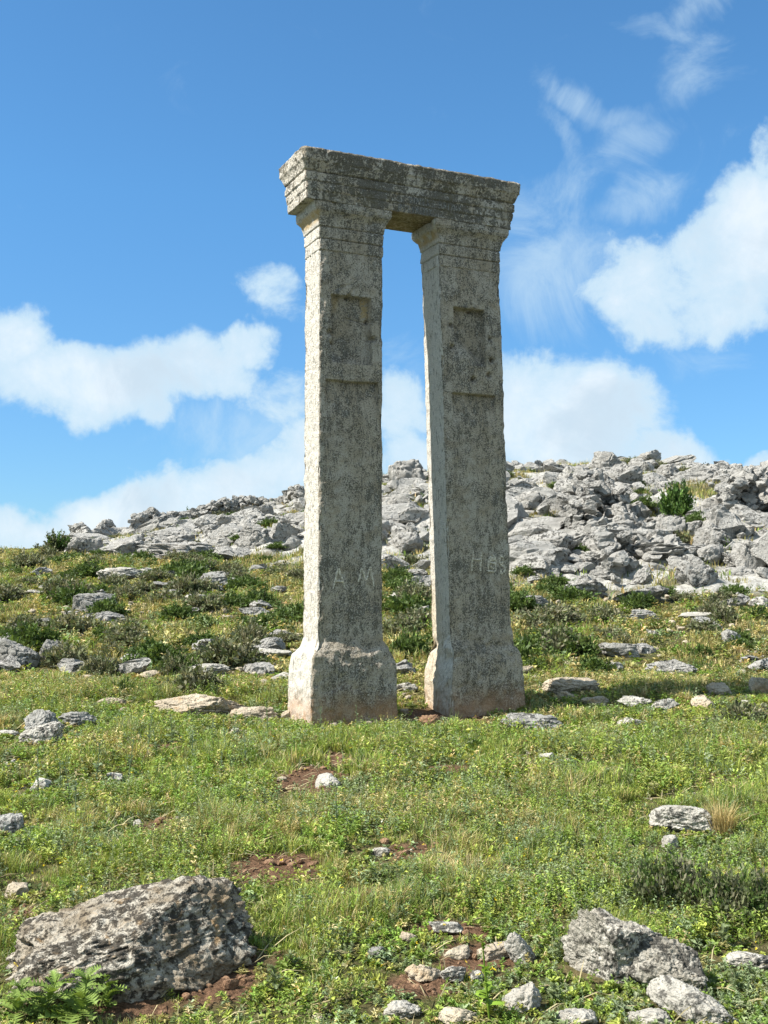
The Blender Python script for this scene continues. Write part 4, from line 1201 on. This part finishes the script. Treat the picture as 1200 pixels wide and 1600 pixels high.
# stones in the soil and pebbles
x, y = field(60000, 3.3, 16, .8); k = (rng.uniform(0, 1, len(x)) < .25 * soil_mask(x, y)) & cull(x, y); x, y = x[k][:5000], y[k][:5000]
SV2 = [rock_verts(6000 + j, 2, planes=7, rough=.12)[0] for j in range(8)]
scatter_stones('gravel', ground_pts(x, y, .004), np.clip(.018 * rng.uniform(.05, 1, len(x)) ** -.5, .012, .09), M_CLOD, SV2, ico(2)[1], label='reddish clods and chips on the bare earth')
x, y = field(1700, 3.3, 26, .6); k = cull(x, y); x, y = x[k], y[k]
scatter_stones('pebbles', ground_pts(x, y, .0), np.clip(.02 * rng.uniform(.03, 1, len(x)) ** -.5 * (y / 10), .012, .13), M_OCHRE, SV2, ico(2)[1], label='small pale pebbles scattered through the grass')

# ------------------------------------------------------------------ shrubs
def tube(p0, p1, r0, r1, k=5):
    p0, p1 = np.array(p0, float), np.array(p1, float); d = p1 - p0; d /= np.linalg.norm(d) + 1e-9
    a = np.cross(d, [.3, .2, 1.0] if abs(d[2]) < .9 else [1, 0, 0]); a /= np.linalg.norm(a); b = np.cross(d, a)
    th = np.linspace(0, 2 * np.pi, k, endpoint=False)
    ring = np.cos(th)[:, None] * a + np.sin(th)[:, None] * b
    V = np.concatenate([p0 + ring * r0, p1 + ring * r1]); i = np.arange(k); j = (i + 1) % k
    F = np.concatenate([np.stack([i, j, j + k], 1), np.stack([i, j + k, i + k], 1)])
    return V, F


def shrub_mesh(seed, ntip, nleaf, leaf, hk, cols, shape=None, twig=(.16, .13, .09)):
    """leaf sprays on many twigs; unit radius; returns foliage and stem meshes"""
    r = np.random.default_rng(seed)
    d = r.normal(size=(ntip, 3)); d[:, 2] = np.abs(d[:, 2]) * .9 + .05; d /= np.linalg.norm(d, axis=1)[:, None]
    rad = (.78 + .30 * fbm(d * 2.3 + seed, 3, seed) + .16 * r.normal(size=ntip)) * (1 - .25 * r.uniform(size=ntip) ** 3)
    tip = d * rad[:, None] * np.array([1, 1, hk])
    if shape is not None: tip = shape(tip, r)
    k = np.repeat(np.arange(ntip), nleaf); n = len(k)
    u = r.uniform(.55, 1.06, n)
    c = tip[k] * u[:, None] + r.normal(0, .045, (n, 3))
    c[:, 2] = np.maximum(c[:, 2], .01)
    dd = tip[k] / (np.linalg.norm(tip[k], axis=1)[:, None] + 1e-6) * .5 + r.normal(0, .6, (n, 3)) + np.array([0, 0, .35]); dd /= np.linalg.norm(dd, axis=1)[:, None]
    sd = np.cross(dd, r.normal(size=(n, 3))); sd /= np.linalg.norm(sd, axis=1)[:, None] + 1e-6
    L = leaf * r.uniform(.6, 1.4, n); w = L * r.uniform(.16, .3, n)
    m = c + dd * (L * .5)[:, None]
    V = np.stack([c, m + sd * w[:, None], c + dd * L[:, None], m - sd * w[:, None]], 1).reshape(-1, 3)
    o = (np.arange(n) * 4)[:, None]; F = np.concatenate([o + [0, 1, 2], o + [0, 2, 3]])
    ct = np.array(cols)[r.integers(0, len(cols), ntip)] * r.uniform(.75, 1.3, ntip)[:, None]
    C = np.repeat(ct[k] * r.uniform(.8, 1.25, n)[:, None], 4, 0)
    fol = mesh_np('foliage', V, F, False, None, C); fol.materials.append(M_LEAF)
    tv, tf, o = [], [], 0
    for q in tip[:: max(1, ntip // 60)]:
        mid = q * .5 + r.normal(0, .04, 3); mid[2] = max(mid[2], .03)
        for a, b, ra, rb in ((np.zeros(3), mid, .022, .014), (mid, q, .014, .006)):
            v, f = tube(a, b, ra, rb, 4); tv.append(v); tf.append(f + o); o += len(v)
    stem = mesh_np('stem', np.concatenate(tv), np.concatenate(tf)); stem.materials.append(M_BARK)
    return fol, stem


GREYGREEN = [(.12, .145, .065), (.16, .175, .09), (.10, .105, .06), (.20, .19, .12)]
MIDGREEN = [(.075, .12, .028), (.10, .145, .035), (.06, .095, .025)]
DARKGREEN = [(.035, .075, .016), (.05, .10, .02), (.07, .125, .025)]
CUSH = [shrub_mesh(70 + k, 150, 26, .13, .72, GREYGREEN if k % 2 == 0 else MIDGREEN) for k in range(6)]
NEARS = [shrub_mesh(90 + k, 420, 30, .085, .7, [tuple(.95 * q for q in c_) for c_ in GREYGREEN] + MIDGREEN) for k in range(2)]


def shrub(x, y, r, hk, proto, label, name='shrub', cat='shrub', group=None, rz=None):
    z = float(terr(np.array([x]), np.array([y]))[0]) - .03
    o = bpy.data.objects.new(name, None); COL.objects.link(o)
    o.location = (x, y, z); o.rotation_euler = (0, 0, rng.uniform(0, 6.28) if rz is None else rz); o.scale = (r, r * rng.uniform(.85, 1.15), r * hk)
    put('foliage', proto[0], None, o); put('stem', proto[1], None, o)
    tag(o, label, cat, group)
    return o


def shrub_px(px, yb, w, h, proto, label, **kw):
    c = at(px, yb); r = w * c[1] / FPX / 2 * 1.12; hm = h * c[1] / FPX
    return shrub(c[0], c[1] + r * .5, r, min(max(hm / r / .85, .5), 1.6), proto, label, **kw)


SH = [(195, 1006, 78, 36, 'dark cushion shrub left of the cluster below the dark block-shaped boulder'), (355, 952, 60, 32, 'rounded dark shrub above the shrub cluster on the left slope'), (285, 930, 64, 38, 'dark shrub beside the grey rounded boulder on the left slope'),
      (402, 950, 66, 34, 'grey-green shrub near the left column high on the slope'), (305, 1088, 100, 52, 'broad grey-green shrub just above the long ochre slab'), (190, 1088, 44, 34, 'small dark shrub above the flat tan slab'), (268, 1058, 60, 40, 'grey-green shrub left of the white tilted slab'),
      (240, 1022, 44, 26, 'small dark shrub behind the low dark stone'), (392, 1018, 66, 60, 'tall loose green shrub left of the left column base'), (160, 1000, 44, 26, 'little shrub at the left end of the cushion shrubs'), (35, 990, 66, 32, 'shrub just above the large ribbed boulder'),
      (640, 1030, 66, 62, 'wide dark green shrub filling the gap between the columns'), (636, 988, 50, 34, 'smaller green shrub higher in the gap between the columns'), (632, 930, 44, 24, 'dark grey shrub at the top of the gap between the columns'),
      (950, 978, 66, 36, 'dark green shrub right of the right column near the rocks'), (900, 1026, 100, 42, 'long grey-green shrub patch on the right slope'), (1138, 972, 60, 30, 'grey domed shrub beside the flat white stone on the right slope'), (1186, 968, 50, 26, 'shrub at the right edge below the rocks'),
      (855, 984, 108, 36, 'broad green shrub on the slope just right of the right column'), (1100, 1030, 36, 30, 'small green shrub below the leaning grey stone'), (975, 1008, 36, 22, 'little grey shrub above the grey lichen boulder'), (838, 1044, 34, 22, 'small shrub close to the right shaft above the low tan stone'),
      (1170, 1142, 90, 52, 'dark green bush at the right edge in the column shadow'), (1160, 1015, 60, 26, 'green shrub right of the leaning grey stone'), (640, 905, 50, 18, 'low shrub at the rock edge between the columns'),
      (850, 1000, 50, 24, 'grey shrub next to the right shaft on the slope'), (240, 910, 56, 22, 'dark shrub behind the pale flat slab'), (155, 930, 50, 18, 'low shrub above the dark block-shaped boulder'), (300, 905, 44, 20, 'dark scrub left of the grey rounded boulder top'),
      (110, 905, 50, 16, 'low dark shrub at the top of the left slope'), (40, 915, 44, 16, 'low dark shrub near the left edge at the top of the slope'), (420, 985, 50, 30, 'green shrub right against the left shaft in view')]
for k, (px, yb, w, h, lb) in enumerate(SH):
    shrub_px(px, yb, w, h, CUSH[k % 6], lb)
shrub_px(1060, 1432, 150, 105, NEARS[0], 'large grey-green thyme-like bush in the lower right meadow, left one of two', name='bush', cat='bush')
shrub_px(1165, 1455, 140, 120, NEARS[1], 'large dark twiggy bush at the right edge of the lower meadow', name='bush', cat='bush')
# the rest of the scrub on the upper slope
x, y = field(1600, 17, 38, .9, .40, 0); g = nz(x, y, .25, 151)
k = (g > -.12) & (rock_mask(x, y) < .2) & cull(x, y)
x, y = x[k], y[k]
got = []
for a, b in zip(x, y):
    if all((a - c) ** 2 + (b - d) ** 2 > .9 for c, d in got): got.append((a, b))
    if len(got) >= 125: break
for j, (a, b) in enumerate(got):
    px, py = project(a, b, float(terr(np.array([a]), np.array([b]))[0]))
    sd_ = 'left' if px < 535 else ('right' if px > 735 else 'middle')
    lv = 'upper' if b > 28 else 'lower'
    shrub(a, b, rng.uniform(.28, .62), rng.uniform(.75, 1.15), CUSH[j % 6], f'small low cushion shrub scattered over the {lv} {sd_} slope behind the columns', group=f'cushion shrubs on the {lv} {sd_} slope')

# scrub among the hillside rocks
hs = [(1008, 800, 46, 20, 'yellow-green low shrub left of the green bush'), (1018, 712, 26, 12, 'dark shrub on top of the dark skyline boulder'), (295, 803, 26, 20, 'dark shrub sticking up over the left crest wall'), (450, 822, 26, 18, 'low green shrub near the left column on the hillside'), (1000, 760, 24, 14, 'small shrub right of the broad skyline boulder'),
      (985, 738, 24, 10, 'grassy shrub on the skyline between two boulders'), (430, 860, 34, 12, 'bright green patch shrub at the foot of the left hillside'), (830, 885, 50, 22, 'dark shrub below the long white ledge'), (905, 865, 40, 18, 'grey shrub right of the long white ledge'), (820, 905, 40, 16, 'green shrub at the hill foot next to the right column'),
      (1040, 930, 50, 20, 'green shrub below the broken pale outcrop'), (870, 925, 56, 22, 'bushy green shrub beside the grass-edge outcrop'), (1150, 930, 50, 20, 'green shrub under the big right-edge boulder'), (845, 832, 30, 12, 'bright green shrub next to the right shaft halfway up the hill')]
for k, (px, yb, w, h, lb) in enumerate(hs): shrub_px(px, yb, w, h, CUSH[(k * 2 + 1) % 6], lb)

x = rng.uniform(-14, 22, 3000); y = rng.uniform(29, 58, 3000)
k = (rock_mask(x, y) > .6) & (pocket(x, y) > .3); x, y = x[k], y[k]; got = []
for a, b in zip(x, y):
    px, py = project(a, b, float(terr(np.array([a]), np.array([b]))[0]))
    if 0 < px < 1200 and all((a - c) ** 2 + (b - d) ** 2 > 2.2 for c, d, e_ in got): got.append((a, b, px))
    if len(got) >= 60: break
for j, (a, b, px) in enumerate(got):
    sd_ = 'left' if px < 535 else ('right' if px > 735 else 'middle')
    shrub(a, b, rng.uniform(.3, .65), rng.uniform(.6, 1.0), CUSH[(j * 5) % 6], f'small shrub growing between the pale rocks on the {sd_} of the hill', group=f'shrubs between the rocks on the {sd_} of the hill')

# the green bush and the small crest tree
def tall_shape(tip, r):
    t = tip.copy(); t[:, 2] = t[:, 2] * 1.25 + .12
    t[:, :2] *= (.75 + .35 * np.sin(np.clip(t[:, 2:3], 0, 1.4) * 2.2)); return t


BUSH = shrub_mesh(201, 260, 30, .13, 1.0, DARKGREEN + [(.09, .16, .03)], tall_shape)
shrub_px(1062, 822, 56, 50, BUSH, 'bright dark-green rounded bush among the rocks of the right hillside', name='bush', cat='bush')
shrub_px(1088, 824, 36, 24, CUSH[1], 'darker low bush at the right foot of the bright green bush', name='bush', cat='bush')
TREE = shrub_mesh(207, 120, 22, .16, .9, DARKGREEN + GREYGREEN, tall_shape)
shrub_px(88, 862, 42, 25, TREE, 'small wind-bent dark tree on the crest at the left end of the rocky hill', name='small_tree', cat='tree')
shrub_px(62, 866, 40, 18, CUSH[0], 'straggly shrub left of the small crest tree')

# ------------------------------------------------------------------ thistles and saplings
def thistle_mesh(seed, stem_h, nleaf, leaf_l, col, spiky=True, leanv=.12):
    r = np.random.default_rng(seed); V, F, C = [], [], []; o = 0
    top = np.array([r.normal(0, leanv) * stem_h, r.normal(0, leanv) * stem_h, stem_h])
    v, f = tube([0, 0, -.02], top, .006, .003, 5); sv, sf = v, f
    for k in range(nleaf):
        u = r.uniform(.02, 1.0) if spiky else r.uniform(.2, 1)
        b = top * u; ph = r.uniform(0, 6.28); el_ = r.uniform(.1, .9) + .4 * u
        L = leaf_l * r.uniform(.6, 1.2) * (1.25 - .75 * u)
        d = np.array([math.cos(ph) * math.cos(el_), math.sin(ph) * math.cos(el_), math.sin(el_)]); sd = np.array([-math.sin(ph), math.cos(ph), r.normal(0, .2)])
        ns = 7; spine = []
        for q in range(ns + 1):
            t = q / ns; spine.append(b + d * L * t + np.array([0, 0, -1]) * L * .45 * t * t)
        cc = np.array(col) * r.uniform(.8, 1.25)
        for q in range(ns):
            t = q / ns; wd = L * (.16 if spiky else .2) * math.sin(math.pi * min(t + .15, 1)) ** .7
            a0, a1 = spine[q], spine[q + 1]; fw = d * L * .06
            if spiky:
                vs = [a0, a1, (a0 + a1) / 2 + sd * wd * 1.5 + fw + np.array([0, 0, .3 * wd]), (a0 + a1) / 2 - sd * wd * 1.5 + fw + np.array([0, 0, .3 * wd]), a0 + sd * wd * .25, a0 - sd * wd * .25]
                fs = [(0, 4, 2), (4, 1, 2), (0, 1, 4), (0, 3, 5), (5, 3, 1), (0, 5, 1)]
            else:
                w1 = L * .2 * math.sin(math.pi * min(t + 1 / ns + .0, 1)) ** .7 if q < ns - 1 else 0
                vs = [a0 + sd * wd, a0 - sd * wd, a1 - sd * w1, a1 + sd * w1]; fs = [(0, 1, 2), (0, 2, 3)]
            V += vs; F += [tuple(i + o for i in f_) for f_ in fs]; C += [cc] * len(vs); o += len(vs)
    lm = mesh_np('leaves', np.array(V), np.array(F, np.int32), False, None, np.array(C)); lm.materials.append(M_LEAF)
    sm_ = mesh_np('stem', sv, sf, True, None, np.tile(np.array(col) * .9, (len(sv), 1))); sm_.materials.append(M_LEAF)
    return lm, sm_


BLUEG = (.19, .25, .14)
THI = [thistle_mesh(300 + k, .34 + .04 * k, 30, .085, BLUEG) for k in range(4)]
BIG = [thistle_mesh(320 + k, .20, 30, .17, (.19, .27, .06), True, .3) for k in range(2)]
SPK = [thistle_mesh(340 + k, .13, 26, .10, (.17, .21, .10), True, .2) for k in range(2)]


def plant_px(px, yb, proto, label, name='thistle', cat='thistle', s=1.0, group=None):
    c = at(px, yb)
    o = bpy.data.objects.new(name, None); COL.objects.link(o)
    o.location = (c[0], c[1], c[2] - .01); o.rotation_euler = (0, 0, rng.uniform(0, 6.28)); o.scale = (s, s, s)
    put('leaves', proto[0], None, o); put('stem', proto[1], None, o)
    return tag(o, label, cat, group)


for k, (px, yb) in enumerate([(95, 1235), (112, 1262), (118, 1300), (60, 1250), (150, 1222), (248, 1190), (300, 1200), (355, 1190), (270, 1165), (230, 1175), (330, 1170), (385, 1205), (365, 1155), (200, 1215), (420, 1160), (290, 1150), (345, 1225)]):
    sd_ = 'left of the bluish white stone' if px < 180 else 'below the long ochre slab'
    plant_px(px, yb, THI[k % 4], f'tall thin blue-green thistle stalk in the weeds {sd_}', s=.75 + .05 * (k % 5), group=f'thistle stalks {sd_}')
for k, (px, yb, s, lb) in enumerate([(526, 1300, .9, 'lone blue-green thistle stalk below the small bluish grey stone'), (500, 1140, .6, 'short thistle at the front edge of the left column base'), (560, 1146, .7, 'blue-green thistle growing in front of the left column base'), (590, 1150, .5, 'thistle at the right front corner of the left column base'), (704, 1130, .45, 'thistle in front of the shaded right column base'),
                                    (860, 1170, .5, 'thistle in the grass below the low flat rock'), (900, 1240, .6, 'thistle clump in the middle of the right meadow'), (735, 1240, .6, 'thistle in the open meadow below the right column')]):
    plant_px(px, yb, THI[(k + 1) % 4], lb, s=s)
for k, (px, yb, s, lb) in enumerate([(60, 1600, 1.0, 'bright green broad-leaved thistle in front of the left end of the big pitted boulder'), (120, 1602, 1.1, 'tall bright green thistle covering the foot of the big pitted boulder'), (168, 1580, .7, 'small bright green thistle nearest the bare red earth'), (20, 1598, .8, 'bright green thistle in the bottom left corner')]):
    plant_px(px, yb, BIG[k % 2], lb, s=s)
for k, (px, yb, s, lb) in enumerate([(1128, 1480, .9, 'pale star-leaved spiny plant between the dark twiggy bush and the flat pale slab'), (1150, 1560, .9, 'pale spiny plant at the right of the low stone ridge'), (430, 1560, 1.0, 'star-leaved spiny plant right of the bare red earth'), (465, 1525, .8, 'smaller spiny plant above the star-leaved one right of the earth'), (870, 1500, .8, 'spiny weed against the left end of the jagged boulder'), (860, 1570, .7, 'spiny weed between the slanting pale stone and the jagged boulder')]):
    plant_px(px, yb, SPK[k % 2], lb, 'spiny_plant', 'plant', s)
SAP = thistle_mesh(360, .34, 26, .075, (.17, .27, .03), False, .1)
plant_px(766, 1604, SAP, 'thin-stemmed young sapling with bright yellow-green leaves at the bottom of the stony patch', 'sapling', 'sapling', 1.0)
plant_px(98, 1030, BIG[1], 'broad-leaved bright plant between the two grey boulders at the left edge', 'plant', 'plant', 1.6)
# dry grass tuft beside the large white stone
c = at(1128, 1306)
V, F, C = blades(np.zeros((60, 3)), np.full(60, .24), np.full(60, .005), 6, np.full(60, .07), np.tile(np.array([[.42, .33, .15]]), (60, 1)))
tag(put('dry_grass_tuft', mesh_np('dry_grass_tuft', V, F, False, None, C), M_LEAF, loc=tuple(c)), 'upright tuft of dry straw grass at the right end of the large white stone', 'dry grass')
